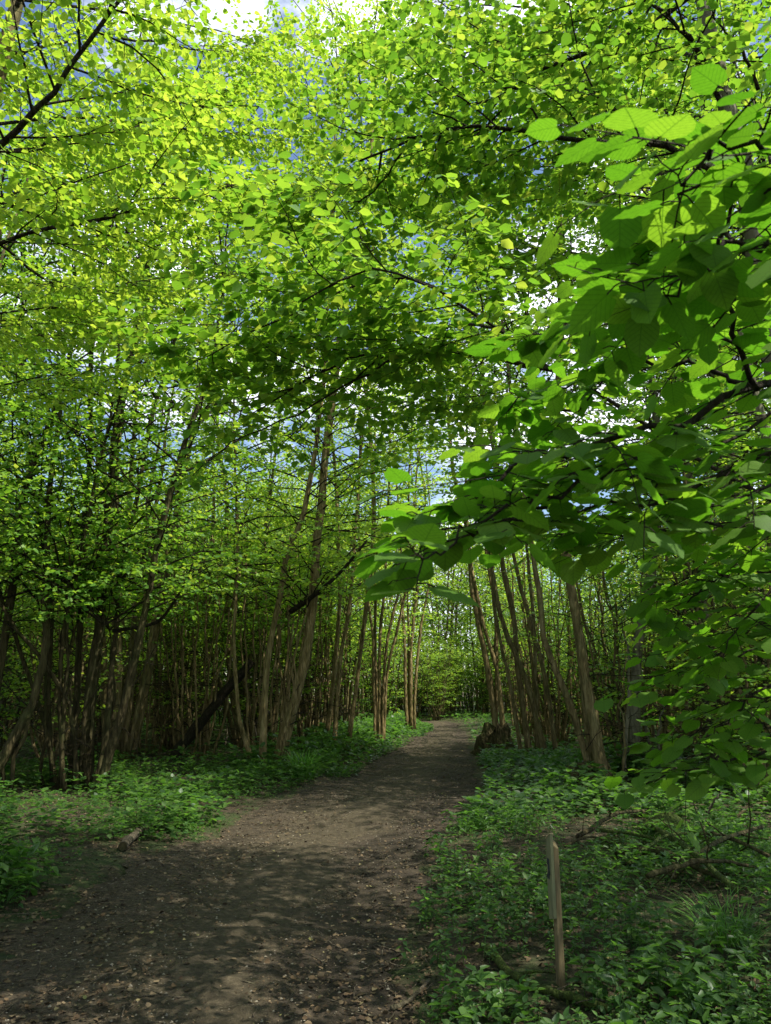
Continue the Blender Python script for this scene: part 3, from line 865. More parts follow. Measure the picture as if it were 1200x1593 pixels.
PR = [
    proto('coppice_tree', 51, 8, 11.5, .16, .07, 3.6, M_bark, M_leaf, 9, 1.8),
    proto('coppice_tree', 52, 6, 13.5, .12, .085, 4.4, M_bark_w, M_leaf_y, 11, 2.0),
    proto('tree', 53, 2, 15.5, .07, .13, 4.6, M_bark_g, M_leaf, 34, 2.5),
    proto('coppice_tree', 54, 11, 9.5, .2, .05, 2.6, M_bark, M_leaf_d, 8, 1.6),
    proto('hazel_shrub', 55, 12, 5.0, .24, .022, .5, M_bark, M_leaf_y, 17, 1.1, size=.095, side_len=.5, side_n=8),
    proto('hazel_shrub', 56, 9, 3.6, .3, .016, .35, M_bark_d, M_leaf_d, 22, .9, size=.09, side_len=.45, side_n=8),
    proto('young_tree', 57, 4, 7.5, .13, .03, 1.3, M_bark, M_leaf_y, 26, 1.5, size=.09, side_len=.6, side_n=9),
    proto('coppice_shoots', 58, 15, 5.5, .13, .020, 2.6, M_bark_w, M_leaf, 12, 1.0, size=.09, side_len=.5, side_n=7, base_r=.5),
]
LBL = {7: 'thicket of thin pale rods leafy at the top', 6: 'leafy young tree with low bright leaves', 0: 'brown multi-stemmed coppice tree', 1: 'pale-stemmed coppice tree with yellow-green leaves', 2: 'tall tree on one or two grey trunks',
       3: 'dark coppice tree of many thin rods', 4: 'bushy hazel shrub of thin upright rods', 5: 'low dark leafy shrub'}

rng = np.random.default_rng(77)
taken = [(P(x, y, d)[0], d) for x, y, d in [(132, 1228, 13.2), (-30, 1235, 12.2), (420, 1200, 16.5), (378, 1152, 22), (520, 1142, 21.2), (590, 1130, 24), (640, 1110, 31),
         (930, 1222, 13.7), (984, 1206, 14.2), (776, 1140, 21.5), (840, 1150, 19), (1064, 1170, 18)]]
spots = []
def try_spot(x, y, gap, pathgap, kinds, p=None):
    if pL(y) - pathgap < x < pR(y) + pathgap and y < 58: return False
    if y < (18.5 if 7 in kinds or 6 in kinds else 24) and -.33 < x / y < -.11: return False
    for (a, b) in taken:
        if (a - x) ** 2 + (b - y) ** 2 < gap * gap: return False
    if gap > 1.95 and 6 not in kinds and pL(y) - 14 < x < pL(y) and 17 < y < 46 and (rng.random() < .5): return False
    if gap > 1.95 and pR(y) + 2.2 < x < pR(y) + 22 and 15.5 < y < 52 and (rng.random() < .9): return False
    taken.append((x, y)); spots.append((x, y, int(rng.choice(kinds, p=p))))
    return True


for _ in range(2600):      # trees in the view
    y = 15 + 50 * rng.random() ** 1.15
    x = rng.uniform(-1, 1) * (.56 * y + 3)
    near = y < 20
    if near and abs(x) < .50 * y and rng.random() < .7: continue
    if y > 21.5 and (abs(x) < .45 * y or rng.random() < .6): continue
    try_spot(x, y, 2.4 + .035 * y, 1.5, [0, 1, 2, 3], [.36, .34, .12, .18])
for _ in range(900):       # young trees between them
    y = 18 + 36 * rng.random()
    x = rng.uniform(-1, 1) * (.54 * y + 2)
    if (y < 31 and rng.random() < .5) or (y < 47 and pR(y) < x < pR(y) + 14) or (y < 25 and -.5 * y < x < 0): continue
    try_spot(x, y, 2.0 if y < 33 else 2.6, 1.9, [6])
for _ in range(500):       # shrubs under them
    y = 15 + 46 * rng.random()
    x = rng.uniform(-1, 1) * (.54 * y + 2)
    if y > 36 and pR(y) < x < pR(y) + 12 and rng.random() < .7: continue
    try_spot(x, y, 1.9, 1.7, [4, 5], [.75, .25])
for _ in range(160):       # rod thickets in the dim left wood
    y = 18 + 20 * rng.random()
    x = rng.uniform(-.5, -.06) * y
    try_spot(x, y, 1.58, 1.7, [7])
for _ in range(60):
    y = 18 + 20 * rng.random()
    x = rng.uniform(.15, .5) * y
    try_spot(x, y, 1.58, 1.7, [7])
# mostly unseen trees beside and behind the viewpoint, added to shade path and verge
for x, y, k in [(-6.5, 9.5, 0), (-8.5, 5.5, 1), (-6.2, 1.5, 3), (-7.5, -3, 0), (-4.8, -6.5, 1), 
                (3.6, -3.4, 3), (4.6, -7.4, 0), (8.3, 12.6, 3), (5.2, 3.4, 6), (6.4, 6.2, 6), (6.2, 15.0, 2), (7.8, 17.4, 2), (-9.6, 11.5, 1), (-11.8, 8, 0)]:
    spots.append((x, y, k))

for x, y, k in [(2.9, 45.4, 4), (-1.6, 45, 4), (-2.8, 43.6, 4), (1.6, 48.6, 4), (0.2, 51, 4), (3.0, 59.5, 4), (4.6, 58.6, 4), (6.2, 59.6, 4), (7.6, 57.6, 4), (5.4, 61.5, 6), (3.8, 62.5, 6), (7.2, 62, 6), (5.0, 53.2, 5), (3.2, 53.4, 5), (6.2, 50.4, 6), (-1.6, 54.5, 6), (4.4, 55.4, 6), (8.4, 51.5, 6), (-5.2, 57.5, 6), (0.4, 57, 6), (3.4, 47.5, 4), (2.2, 50, 5), (4.2, 51, 4), (0.6, 54, 4), (-1.4, 57, 4), (6.8, 48, 4), (9.2, 46, 4),  (-5.6, 44.6, 4), (7.4, 46.2, 4), 
                (-7.2, 13.0, 4), (-8.8, 14.6, 4), (-5.6, 21, 4), (-3.6, 22.6, 4), (-2.4, 24.5, 4), (-4.4, 26, 4),
                (4.9, 15.6, 4), (6.4, 14.0, 4), (7.6, 15.8, 5), (5.9, 12.6, 4)]:
    spots.append((x, y, k))
print('background plants', len(spots))
used = set()
for x, y, k in spots:
    z = g1(x, y)
    side = 'left' if x < (pL(y) + pR(y)) / 2 else 'right'
    dist = 'behind the nearest stools' if y < 24 else ('far back' if y < 40 else 'deepest in the wood')
    if y < 14.5: dist = 'near the edge'
    lab = f'{LBL[k]} {side} of path, {dist}'
    grp = f'{LBL[k].split(" ", 1)[1]} group, {side}, {dist}'
    sc = rng.uniform(.85, 1.2) * ((1.5 if y < 40 else 1.8) if k == 6 and y > 33 else (1.25 if k == 6 else 1))
    if k not in used:
        r = PR[k]; used.add(k)
        r.location = (x, y, z); r.rotation_euler = (0, 0, rng.random() * 6.28); r.scale = (sc,) * 3
        r['label'] = lab; r['group'] = grp
    else:
        copy_tree(PR[k], (x, y, z), rng.random() * 6.28, sc, lab, grp)

# far wood that reads as one mass
mb = MB(); rng = np.random.default_rng(9)
n = 60000
x = rng.uniform(-60, 60, n); y = 72 + rng.random(n) * 8 + .002 * x * x; z = 18 * rng.random(n) ** .9 + .2
leaves(mb, np.stack([x, y, z], -1), rng.normal(0, 1, (n, 3)), rng.normal(0, 1, (n, 3)) + UP, rng.uniform(.25, .5, n), DIA, 1)
k = 240
sx = rng.uniform(-58, 58, k); sy = 71 + rng.random(k) * 8
o = np.stack([sx, sy, np.zeros(k)], -1); d = np.stack([rng.normal(0, .12, k), rng.normal(0, .12, k), np.ones(k)], -1)
tubes(mb, grow(rng, o, d, rng.uniform(8, 12, k), flatten=1.0, jit=.04), np.full((k, 1), .08) * np.linspace(1, .3, 6), 5, 0, cap=False)
tag(mb.build('distant_wood', [M_bark, M_leaf]), 'far green wood closing the view at the end of the path', 'wood', kind='stuff')

# ------------------------------------------------------------------ ground plants
def herbs(mb, x, y, h, rng, tpl, size, nodes=4, per=2, stem=True, spread=1., droop=.25, z=None):
    n = len(x)
    z = gh(x, y) if z is None else z
    base = np.stack([x, y, z - .01], -1)
    lean = rng.normal(0, .16, (n, 2))
    top = base + np.stack([lean[:, 0] * h, lean[:, 1] * h, h], -1)
    if stem:
        midp = (base + top) / 2 + rng.normal(0, .01, (n, 3))
        tubes(mb, np.stack([base, midp, top], 1), np.full((n, 3), .0022) * np.array([1.2, 1, .6]), 3, 0, cap=False)
    rot = rng.random(n) * 6.28
    for k in range(nodes):
        f = .35 + .65 * k / max(1, nodes - 1)
        c = base + (top - base) * f
        cnt = per if k < nodes - 1 else per + 2
        for j in range(cnt):
            a = rot + k * 1.57 + j * 2 * math.pi / cnt + rng.normal(0, .25, n)
            el = .15 + .45 * k / nodes + rng.normal(0, .25, n)
            ax = np.stack([np.cos(a) * np.cos(el), np.sin(a) * np.cos(el), np.sin(el) - droop * .5], -1)
            no = UP - ax * .3 + rng.normal(0, .18, (n, 3))
            s = size * spread * rng.uniform(.6, 1.25, n) * (1 if k < nodes - 1 else .8) * np.clip(h / .2, .5, 1.3)
            leaves(mb, c + ax * (.15 * s)[:, None], ax, no, s, tpl, 0, wob=rng.uniform(.5, 2.2, n))


def scatter(n, x0, x1, y0, y1, rng, ok):
    x = rng.uniform(x0, x1, n); y = rng.uniform(y0, y1, n)
    lx, ly = G(206, 1322)      # nothing grows right over the log
    m = ok(x, y) & (np.hypot((x - lx) * 1.2, y - ly) > .55)
    return x[m], y[m]


def clump(x, y, s=1.0):
    return .5 + .25 * np.sin(x * 2.1 * s + 1.3 * np.sin(y * 1.1 * s)) + .25 * np.sin(y * 1.9 * s + 1.7 * np.sin(x * 1.4 * s))


rng = np.random.default_rng(101)
mb = MB()
# right verge, near: dog's mercury / nettles
x, y = scatter(11500, -.4, 9, 3.0, 9.5, rng, lambda x, y: (x > pR(y) - .15 + .35 * clump(x * 3, y * 3)) & (x < .56 * y + 1.2) & (rng.random(len(x)) < np.clip(-.12 + 1.35 * clump(x, y), 0, 1) * np.clip((x - pR(y)) * 1.1, .4, 1)))
pd = np.hypot(x - P(873, 1532, 4.5)[0], y - 4.5)
herbs(mb, x, y, rng.uniform(.06, .24, len(x)) * np.clip(pd / .9, .25, 1), rng, NARROW, .066, nodes=4, per=2)
x, y = scatter(8000, .3, 12, 9.5, 20, rng, lambda x, y: (x > pR(y) + .1) & (x < .56 * y + 1.5) & (rng.random(len(x)) < .05 + .95 * clump(x * 1.2, y)))
herbs(mb, x, y, rng.uniform(.12, .34, len(x)), rng, HEX, .085, nodes=3, per=2, stem=False)
tag(mb.build('herb_layer', [M_herb]), 'low leafy green herbs covering the ground right of the path', 'ground cover', kind='stuff')

mb = MB()
x, y = scatter(30000, -11, 3, 7.0, 17, rng, lambda x, y: (x < pL(y) + .05 - .45 * clump(x * 2, y * 2)) & (x > -.56 * y - 1.5) & (rng.random(len(x)) < np.clip(-.45 + 1.9 * clump(x * .8 + 3, y * .8, 1.3), .02, .9)))
herbs(mb, x, y, rng.uniform(.03, .16, len(x)), rng, HEX, .055, nodes=2, per=3, stem=False)
x, y = scatter(7500, -11, 3, 8.5, 17, rng, lambda x, y: (x < pL(y) - .1) & (x > -.56 * y - 1.5) & (rng.random(len(x)) < np.clip(-.35 + 1.6 * clump(x * .9, y * .9 + 2), 0, 1)))
herbs(mb, x, y, rng.uniform(.12, .34, len(x)), rng, HEX, .07, nodes=3, per=2, stem=False)
tag(mb.build('herb_layer', [M_herb]), 'low creeping green cover around the stools left of the path', 'ground cover', kind='stuff')

mb = MB()
x, y = scatter(9000, -8, 4, 16, 40, rng, lambda x, y: (x < pL(y) + .15) & (x > pL(y) - 2.3) & (rng.random(len(x)) < .9))
herbs(mb, x, y, rng.uniform(.2, .6, len(x)) * np.clip((pL(y) - x) / .8, .35, 1), rng, HEX, .10, nodes=3, per=3, stem=False)
tag(mb.build('herb_layer', [M_herb]), 'bright leafy herb bank lining the left side of the path towards the bend', 'ground cover', kind='stuff')

mb = MB()
x, y = scatter(12000, -32, 32, 17, 62, rng, lambda x, y: ((x > pR(y) + .1) | (x < pL(y) - 2.2)) & (np.abs(x) < .55 * y + 2))
herbs(mb, x, y, rng.uniform(.08, .32, len(x)), rng, DIA, .13, nodes=2, per=3, stem=False)
tag(mb.build('undergrowth', [M_herb]), 'green undergrowth covering the floor between the far trees', 'ground cover', kind='stuff')


def plant_clump(name, label, cx, cy, r, n, hmin, hmax, seed, size=.09, tpl=NARROW, group=None, m=None):
    rng = np.random.default_rng(seed)
    a = rng.random(n) * 6.28; rr = r * np.sqrt(rng.random(n))
    x = cx + rr * np.cos(a); y = cy + rr * np.sin(a)
    mb = MB(); herbs(mb, x, y, rng.uniform(hmin, hmax, n) * (1 - .4 * rr / r), rng, tpl, size, nodes=5, per=2)
    o = mb.build(name, [m or M_herb]); tag(o, label, 'plant', group)
    return o


cx, cy = G(20, 1395); plant_clump('leafy_plant', 'lush clump of leafy herbs at the left edge beside the bare path', cx - .4, cy, .62, 110, .2, .42, 5)
cx, cy = G(790, 1575); plant_clump('leafy_plant', 'broad-leaved clump at the bottom in front of the fallen mossy branch', cx - .12, cy - .1, .26, 26, .12, .26, 6, size=.085)
cx, cy = G(1010, 1560); plant_clump('leafy_plant', 'pale nettle-like clump right of the wooden post', cx + .05, cy, .4, 34, .16, .32, 7, size=.08)


x_ = P(985, 1200, 14.2)
plant_clump('leafy_plant', 'ivy-like leafy growth heaped round the foot of the mottled trunk', x_[0], 14.1, .42, 70, .3, .75, 12, size=.09, tpl=HEX)


def grass_tuft(label, cx, cy, r, n, h, seed, wid=.008, group=None):
    rng = np.random.default_rng(seed)
    a = rng.random(n) * 6.28; rr = r * np.sqrt(rng.random(n)) * (.4 if h > .3 else .62)
    b = np.stack([cx + rr * np.cos(a), cy + rr * np.sin(a), np.zeros(n)], -1); b[:, 2] = gh(b[:, 0], b[:, 1]) - .01
    a2 = a + rng.normal(0, .5, n); out = np.stack([np.cos(a2), np.sin(a2), np.zeros(n)], -1)
    H = h * rng.uniform(.5, 1.15, n); O = (r if h > .3 else h * .8) * rng.uniform(.3, 1.4, n)
    t = np.linspace(0, 1, 6)
    c = b[:, None] + out[:, None] * (O[:, None] * t ** 1.8)[..., None] + UP * (H[:, None] * (t - .38 * t ** 3))[..., None]
    sd = np.stack([-np.sin(a2), np.cos(a2), np.zeros(n)], -1)[:, None]
    w = wid * (1 - t ** 2 * .9)[None, :, None]
    v = np.stack([c - sd * w, c + sd * w], 2).reshape(n, -1, 3)
    q = np.array([[2 * i, 2 * i + 1, 2 * i + 3, 2 * i + 2] for i in range(5)])
    f = (np.arange(n)[:, None, None] * 12 + q[None]).reshape(-1, 4)
    mb = MB(); mb.add(v.reshape(-1, 3), [f])
    o = mb.build('grass_tuft', M_grass); tag(o, label, 'grass', group)
    return o


cx, cy = G(470, 1212); grass_tuft('tall arching sedge tuft at the foot of the two-stemmed tree left of the path', cx, cy + .3, .55, 130, .75, 1, .013)
cx, cy = G(505, 1195); grass_tuft('smaller sedge tuft on the left verge, farther along than the tall one', cx - .1, cy + .3, .45, 80, .6, 2, .013)
cx, cy = G(1130, 1460); grass_tuft('fine grass tuft at the right edge beyond the wooden post', cx, cy, .45, 170, .31, 3, .0035)
cx, cy = G(300, 1282); grass_tuft('short dark grass tuft at the left path edge right of the cut log', cx, cy, .75, 260, .15, 4, .0035)
cx, cy = G(720, 1290); grass_tuft('thin grass tuft at the right path edge below the stump tree', cx + .15, cy, .4, 200, .2, 8, .004)

# ------------------------------------------------------------------ leaf litter, twigs, stones
rng = np.random.default_rng(55)
mb = MB()
n = 60000
y = 2.6 + 26 * rng.random(n) ** 1.7; x = rng.uniform(-1, 1, n) * (.54 * y + .6)
u = (x - pL(y)) / (pR(y) - pL(y))
dens = np.where((u > 0) & (u < 1), np.where((u > .38) & (u < .72), .16, .55), .75) * (.45 + .8 * clump(x * 1.7, y * 1.7))
m = rng.random(n) < dens
x, y = x[m], y[m]; n = len(x)
a = rng.random(n) * 6.28
leaves(mb, np.stack([x, y, gh(x, y) + .012], -1), np.stack([np.cos(a), np.sin(a), rng.normal(0, .15, n)], -1), UP + rng.normal(0, .3, (n, 3)),
       rng.uniform(.012, .040, n), HEX, 0, wob=rng.uniform(-2, 3, n))
n = 60000
y = 2.6 + 16 * rng.random(n) ** 1.9; x = rng.uniform(-1, 1, n) * (.54 * y + .6)
m = rng.random(n) < .15 + .85 * clump(x * 2.3, y * 2.3, 1.4); x, y = x[m], y[m]; n = len(x); a = rng.random(n) * 6.28
leaves(mb, np.stack([x, y, gh(x, y) + .010], -1), np.stack([np.cos(a), np.sin(a), rng.normal(0, .25, n)], -1), UP + rng.normal(0, .4, (n, 3)),
       rng.uniform(.006, .022, n), DIA, 0, wob=rng.uniform(-2, 3, n))
tag(mb.build('leaf_litter', [M_litter]), 'brown dead leaves strewn over path and verges', 'leaf litter', kind='stuff')

mb = MB()
n = 2200
y = 2.8 + 15 * rng.random(n) ** 1.5; x = rng.uniform(-1, 1, n) * (.54 * y + .6)
u = (x - pL(y)) / (pR(y) - pL(y)); m = ~((u > .4) & (u < .7) & (rng.random(n) < .7)); x, y = x[m], y[m]; n = len(x)
a = rng.random(n) * 6.28
o = np.stack([x, y, gh(x, y) + .01], -1); d = np.stack([np.cos(a), np.sin(a), rng.normal(.02, .06, n)], -1)
tubes(mb, grow(rng, o, d, rng.uniform(.05, .4, n) ** 1.2, n=5, flatten=.8, jit=.18), rng.uniform(.0015, .006, (n, 1)) * np.linspace(1, .5, 5), 4)
tag(mb.build('twig_litter', [M_dead]), 'small broken twigs scattered on the ground', 'twigs', kind='stuff')

mb = MB()
n = 4500
y = 2.8 + 18 * rng.random(n) ** 1.5; u = rng.uniform(.05, .95, n); x = pL(y) + (pR(y) - pL(y)) * u
s = rng.uniform(.002, .011, n) * rng.uniform(.5, 1.3, n)
oct_ = np.array([[1, 0, 0], [.3, .9, .1], [-.9, .35, 0], [-.5, -.8, 0], [.6, -.7, .05], [.1, .05, .65], [-.1, 0, -.5]])
f = np.array([[0, 1, 5], [1, 2, 5], [2, 3, 5], [3, 4, 5], [4, 0, 5], [1, 0, 6], [2, 1, 6], [3, 2, 6], [4, 3, 6], [0, 4, 6]])
v = np.stack([x, y, gh(x, y) + .006], -1)[:, None] + oct_[None] * s[:, None, None] * rng.uniform(.7, 1.3, (n, 7, 1))
mb.add(v.reshape(-1, 3), [(np.arange(n)[:, None, None] * 7 + f[None]).reshape(-1, 3)])
M_stone = plain('pale_stone', (.19, .165, .12), var=.4)
tag(mb.build('gravel', [M_stone], smooth=False), 'small pale stones bedded in the path', 'gravel', kind='stuff')

# ------------------------------------------------------------------ deadwood
def dead_pole(name, label, pts, r0, r1, seed, m, cat='branch', group=None, sides=8, stubs=0, end=None):
    rng = np.random.default_rng(seed)
    ln = smooth_line(pts, 14); ln[1:-1] += rng.normal(0, r0 * .18, (12, 3))
    rad = np.linspace(r0, r1, 14) * (1 + rng.normal(0, .07, 14))
    root = empty(name, tuple(ln[0])) if end else None
    mb = MB(); tubes(mb, ln[None], rad[None], sides)
    if stubs:
        T = rng.uniform(.15, .9, (1, stubs)); p, tn = at(ln[None], T)
        d = nrm(tn[0] * .5 + rng.normal(0, .6, (stubs, 3)) + UP * .3)
        tubes(mb, grow(rng, p[0], d, rng.uniform(.15, .7, stubs) * (r0 / .03), n=5, flatten=.95), np.full((stubs, 1), r1 * .6) * np.linspace(1, .4, 5), 5)
    if end:
        o = mb.build('log_body', [m], root)
        t = nrm(ln[1] - ln[0]); a = nrm(np.cross(t, UP)); b = np.cross(t, a)
        th = np.arange(14) * 2 * math.pi / 14
        ring = (a[None] * np.cos(th)[:, None] + b[None] * np.sin(th)[:, None])
        v = np.vstack([ln[0] - t * .004 + ring * rad[0] * .86, [ln[0] - t * .008]])
        eb = MB(); eb.add(v, [np.array([[i, (i + 1) % 14, 14] for i in range(14)])])
        eb.build('cut_end', [end], root)
        tag(root, label, cat, group); return root
    o = mb.build(name, [m]); tag(o, label, cat, group)
    return o


def gp(px, py, up=0.):
    x, y = G(px, py); return np.array([x, y, g1(x, y) + up])


dead_pole('log', 'short sawn log lying at the left edge of the path', [gp(191, 1325, .05), gp(211, 1306, .055), gp(233, 1288, .04)], .05, .044, 1, M_dead, 'log', end=M_bark_d)
x0, y0 = G(266, 1182)
dead_pole('dead_tree', 'dead dark trunk leaning up to the right between the left-hand trees',
          [np.array([x0, y0, g1(x0, y0) - .05]), P(300, 1140, y0 + .1), P(345, 1085, y0 + .2), P(392, 1028, y0 + .3)], .13, .11, 2, M_twig, 'dead tree')
dead_pole('fallen_branch', 'mossy yellowish fallen branch on the ground at the foot of the wooden post',
          [gp(752, 1478, .03), gp(800, 1527, .035), gp(850, 1550, .03), gp(900, 1566, .03), gp(950, 1580, .025)], .026, .018, 3, M_moss, 'branch', stubs=2)
dead_pole('fallen_branch', 'thin bare stick lying at the lower right path edge left of the wooden post',
          [gp(610, 1575, .015), gp(640, 1560, .02), gp(668, 1530, .02)], .014, .008, 4, M_dead, 'branch')
GB = 'dead branches in the brushwood heap'
rg = np.random.default_rng(21)
for i, (a, b, r) in enumerate([((960, 1335), (1130, 1385), .045), ((1000, 1300), (1150, 1420), .035), ((900, 1330), (1010, 1290), .025), ((1040, 1380), (1190, 1330), .03),
                               ((930, 1310), (1100, 1360), .02), ((1010, 1400), (1180, 1380), .022), ((1070, 1310), (1200, 1372), .028), ((980, 1366), (1080, 1342), .018),
                               ((880, 1346), (960, 1330), .014), ((1120, 1300), (1220, 1260), .02)]):
    p, q_ = gp(*a, .06 + .05 * (i % 3)), gp(*b, .08 + .06 * (i % 4))
    dead_pole('dead_branch', 'dead branch lying in the brushwood heap beyond the wooden post on the right', [p, (p + q_) / 2 + np.array([0, 0, .08]), q_], r, r * .55, 30 + i, [M_bark_d, M_moss, M_bark_d][i % 3], 'branch', GB, stubs=3)
dead_pole('dead_stick', 'pale bare dead stick standing up out of the brushwood heap', [gp(1092, 1330, 0), P(1096, 1280, 9.2), P(1112, 1245, 9.2), P(1124, 1232, 9.2)], .016, .007, 60, M_dead, 'stick', stubs=3)
for i, (lab, a, b, r, m) in enumerate([
    ('thin fallen stick slanting between the mottled trunk and the dim coppice', (1080, 1180), (1010, 1085), .03, M_dead),
    ('dark fallen rod propped low between the twin-stemmed tree and the mottled trunk', (935, 1180), (985, 1100), .035, M_bark_d),
    ('pale thin rod leaning left of the two-stemmed tree', (403, 1172), (382, 1096), .03, M_dead),
    ('bare curved pale rod leaning beside the slim coppice tree on the left', (345, 1172), (352, 1120), .02, M_dead),
]):
    x0, y0 = G(*a)
    dead_pole('leaning_rod', lab, [np.array([x0, y0, g1(x0, y0)]), P((a[0] + b[0]) / 2 + 5, (a[1] + b[1]) / 2, y0 + .1), P(*b, y0 + .2)], r, r * .6, 70 + i, m, 'stick', stubs=2)


def mound(name, label, cx, cy, rx, ry, h, seed, m, cat):
    root = MB(); rng = np.random.default_rng(seed)
    n, k = 26, 10
    th = np.arange(n) * 2 * math.pi / n; ph = np.linspace(0, math.pi / 2, k)
    f = 1 + .18 * np.sin(th * 2 + seed) + .12 * np.sin(th * 5 + 2 * seed)
    rr = np.cos(ph)[:, None] * f[None] * (1 + rng.normal(0, .06, (k, n)))
    v = np.stack([cx + rx * rr * np.cos(th), cy + ry * rr * np.sin(th), g1(cx, cy) - .05 + (h + .05) * np.sin(ph)[:, None] * (1 + rng.normal(0, .05, (k, n)))], -1).reshape(-1, 3)
    i = np.arange(k - 1)[:, None] * n; j = np.arange(n)[None]; j2 = (j + 1) % n
    root.add(v, [np.stack([i + j, i + j2, i + n + j2, i + n + j], -1).reshape(-1, 4)])
    o = root.build(name, [m]); tag(o, label, cat)


cx, cy = G(1040, 1308); mound('mossy_stump', 'rotten moss-capped stump at the back of the brushwood heap', cx, cy, .28, .22, .26, 3, M_moss, 'stump')
cx, cy = G(952, 1318); mound('mossy_stone', 'small round yellow-green mossy lump left of the brushwood heap', cx, cy, .13, .12, .12, 4, M_moss, 'stone')
cx, cy = G(925, 1232)
o_ = P(928, 1226, 13.6)
mound('old_stool', 'dark low rotten stool at the foot of the twin-stemmed tree', o_[0] - .12, 13.75, .5, .4, .3, 6, M_bark_d, 'stump')

# ------------------------------------------------------------------ wooden post
bx, by = G(873, 1532)
z0 = g1(bx, by)
root = empty('wooden_post', (bx, by, z0))
HP = P(853, 1300, by)[2] - z0 - .03; KP = HP / .745
tag(root, 'slim weathered wooden post with slanted top and greenish board, on the right verge', 'post')


def prism(mb, quad_bot, quad_top, bev=.004, mat=0):
    v = np.vstack([quad_bot, quad_top])
    mb.add(v, [np.array([[3, 2, 1, 0], [4, 5, 6, 7], [0, 1, 5, 4], [1, 2, 6, 5], [2, 3, 7, 6], [3, 0, 4, 7]])], mat)


def bevel(o, w):
    md = o.modifiers.new('bevel', 'BEVEL'); md.width = w; md.segments = 2; md.limit_method = 'ANGLE'
    return o


def frame(yaw):
    c, s = math.cos(yaw), math.sin(yaw)
    return np.array([c, s, 0.]), np.array([-s, c, 0.])


ex, ey = frame(R(12))
lean = np.array([P(862, 1300, by)[0] - bx, .0, .0])
B0 = np.array([bx, by, z0])
def ring4(c, hx, hy): return np.array([c - ex * hx - ey * hy, c + ex * hx - ey * hy, c + ex * hx + ey * hy, c - ex * hx + ey * hy])
mb = MB()
tp = ring4(B0 + lean + UP * HP, .016, .022); tp[0, 2] -= .02; tp[1, 2] -= .035; tp[2, 2] -= .005; tp[3, 2] += .02
mb_b = ring4(B0 - UP * .2, .019, .024)
prism(mb, mb_b, tp)
bevel(mb.build('stake', [M_post], root, smooth=False), .004)
# board on the stake's left face, seen nearly edge on
fx, fy = frame(R(0)); nvec = nrm(np.array([-.97, -.24, 0])); tv = nrm(np.cross(UP, nvec))   # tv runs along the board's width
def bp_(u, w, z):   # u along width, w outward
    k = z / .745
    return B0 + lean * k - ex * .021 + nvec * w + tv * u + UP * z * KP
mb = MB()
U0, U1 = -.026, .034
bot = np.array([bp_(U0, 0, .33), bp_(U0, .02, .33), bp_(U1, .02, .345), bp_(U1, 0, .345)])
top = np.array([bp_(U0, 0, .755), bp_(U0, .02, .755), bp_(U1, .02, .79), bp_(U1, 0, .79)])
if np.dot(np.cross(bot[1] - bot[0], bot[3] - bot[0]), UP) < 0: bot, top = bot[::-1], top[::-1]
prism(mb, bot, top)
brd = bevel(mb.build('board', [M_plate], root, smooth=False), .003)
mb = MB()
cap_b = np.array([bp_(U0, -.001, .757), bp_(U0, .021, .757), bp_(U1, .021, .792), bp_(U1, -.001, .792)])
if np.dot(np.cross(cap_b[1] - cap_b[0], cap_b[3] - cap_b[0]), UP) < 0: cap_b = cap_b[::-1]
prism(mb, cap_b, cap_b + UP * .006)
mb.build('cut_edge', [M_cut], root, smooth=False)
mb = MB()
for u, z, w_, h_ in [(.0, .64, .012, .016), (.005, .60, .008, .028), (-.004, .56, .014, .012), (.01, .58, .008, .010)]:
    q4 = [bp_(u - w_, .0225, z - h_), bp_(u + w_, .0225, z - h_), bp_(u + w_, .0225, z + h_), bp_(u - w_, .0225, z + h_)]
    b4 = [p_ - nvec * .004 for p_ in q4]
    prism(mb, np.array(b4), np.array(q4))
mb.build('marking', [M_mark], root, smooth=False)

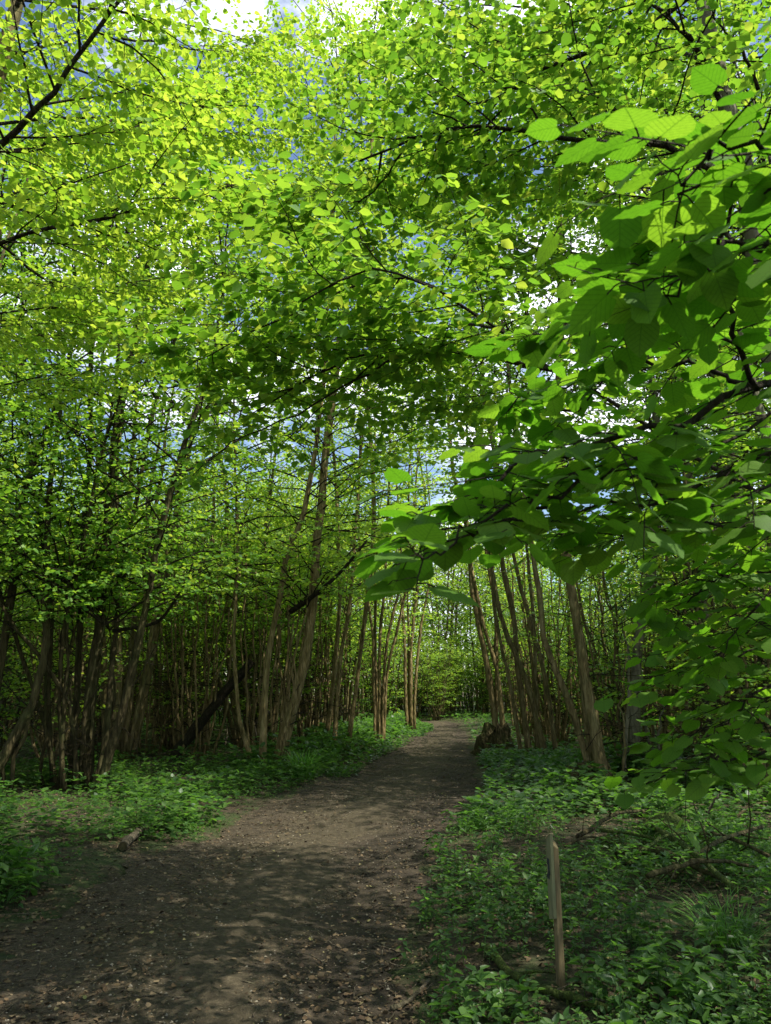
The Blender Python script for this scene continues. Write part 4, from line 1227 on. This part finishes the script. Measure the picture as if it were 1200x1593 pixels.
# ------------------------------------------------------------------ sky, sun, camera
SUN_EL, SUN_AZ = R(57), R(112)
sd = Vector((math.sin(SUN_AZ) * math.cos(SUN_EL), math.cos(SUN_AZ) * math.cos(SUN_EL), math.sin(SUN_EL)))
w = bpy.data.worlds.new('World'); S.world = w; w.use_nodes = True
nt = w.node_tree; nt.nodes.clear(); L = nt.links.new
out = nt.nodes.new('ShaderNodeOutputWorld'); bg = nt.nodes.new('ShaderNodeBackground')
sky = nt.nodes.new('ShaderNodeTexSky'); sky.sky_type = 'NISHITA'; sky.sun_disc = False
sky.sun_elevation = SUN_EL; sky.sun_rotation = SUN_AZ; sky.air_density = 1.0; sky.dust_density = .25
tc = nt.nodes.new('ShaderNodeTexCoord')
mp = nt.nodes.new('ShaderNodeMapping'); mp.inputs['Scale'].default_value = (1, 1, 2.0); mp.inputs['Location'].default_value = (.62, .25, .55)
L(tc.outputs['Generated'], mp.inputs[0])
no = nt.nodes.new('ShaderNodeTexNoise'); no.inputs['Scale'].default_value = 3.2; no.inputs['Detail'].default_value = 9; no.inputs['Roughness'].default_value = .58
L(mp.outputs[0], no.inputs['Vector'])
cf = ramp(nt, no.outputs[0], [(.49, (0, 0, 0)), (.60, (1, 1, 1))])
mx = nt.nodes.new('ShaderNodeMix'); mx.data_type = 'RGBA'
L(cf, mx.inputs[0]); L(sky.outputs[0], mx.inputs[6]); mx.inputs[7].default_value = (9.5, 9.8, 10.5, 1)
L(mx.outputs[2], bg.inputs[0]); bg.inputs[1].default_value = .125
L(bg.outputs[0], out.inputs[0])

sl_ = bpy.data.lights.new('sun', 'SUN'); sl_.energy = 5.0; sl_.angle = R(.53); sl_.color = (1, .95, .85)
so = bpy.data.objects.new('sun', sl_); COL.objects.link(so)
so.rotation_euler = sd.to_track_quat('Z', 'Y').to_euler(); so.location = sd * 60

cam = bpy.data.cameras.new('camera'); co = bpy.data.objects.new('camera', cam); COL.objects.link(co)
co.location = (0, 0, EYE); co.rotation_euler = (math.pi / 2 + PITCH, 0, 0)
cam.sensor_fit = 'VERTICAL'; cam.sensor_height = 36; cam.sensor_width = 36 * 1200 / 1593
cam.lens = 36 * FPX / 1593
cam.clip_start = .05; cam.clip_end = 600
cam.dof.use_dof = True; cam.dof.focus_distance = 9.0; cam.dof.aperture_fstop = 14
S.camera = co

S.view_settings.view_transform = 'Standard'; S.view_settings.look = 'None'
S.view_settings.exposure = 0.74; S.view_settings.gamma = 1
cy_ = S.cycles
cy_.max_bounces = 12; cy_.diffuse_bounces = 9; cy_.glossy_bounces = 2; cy_.transmission_bounces = 8
cy_.caustics_reflective = False; cy_.caustics_refractive = False
cy_.use_denoising = True
cy_.sample_clamp_indirect = 6
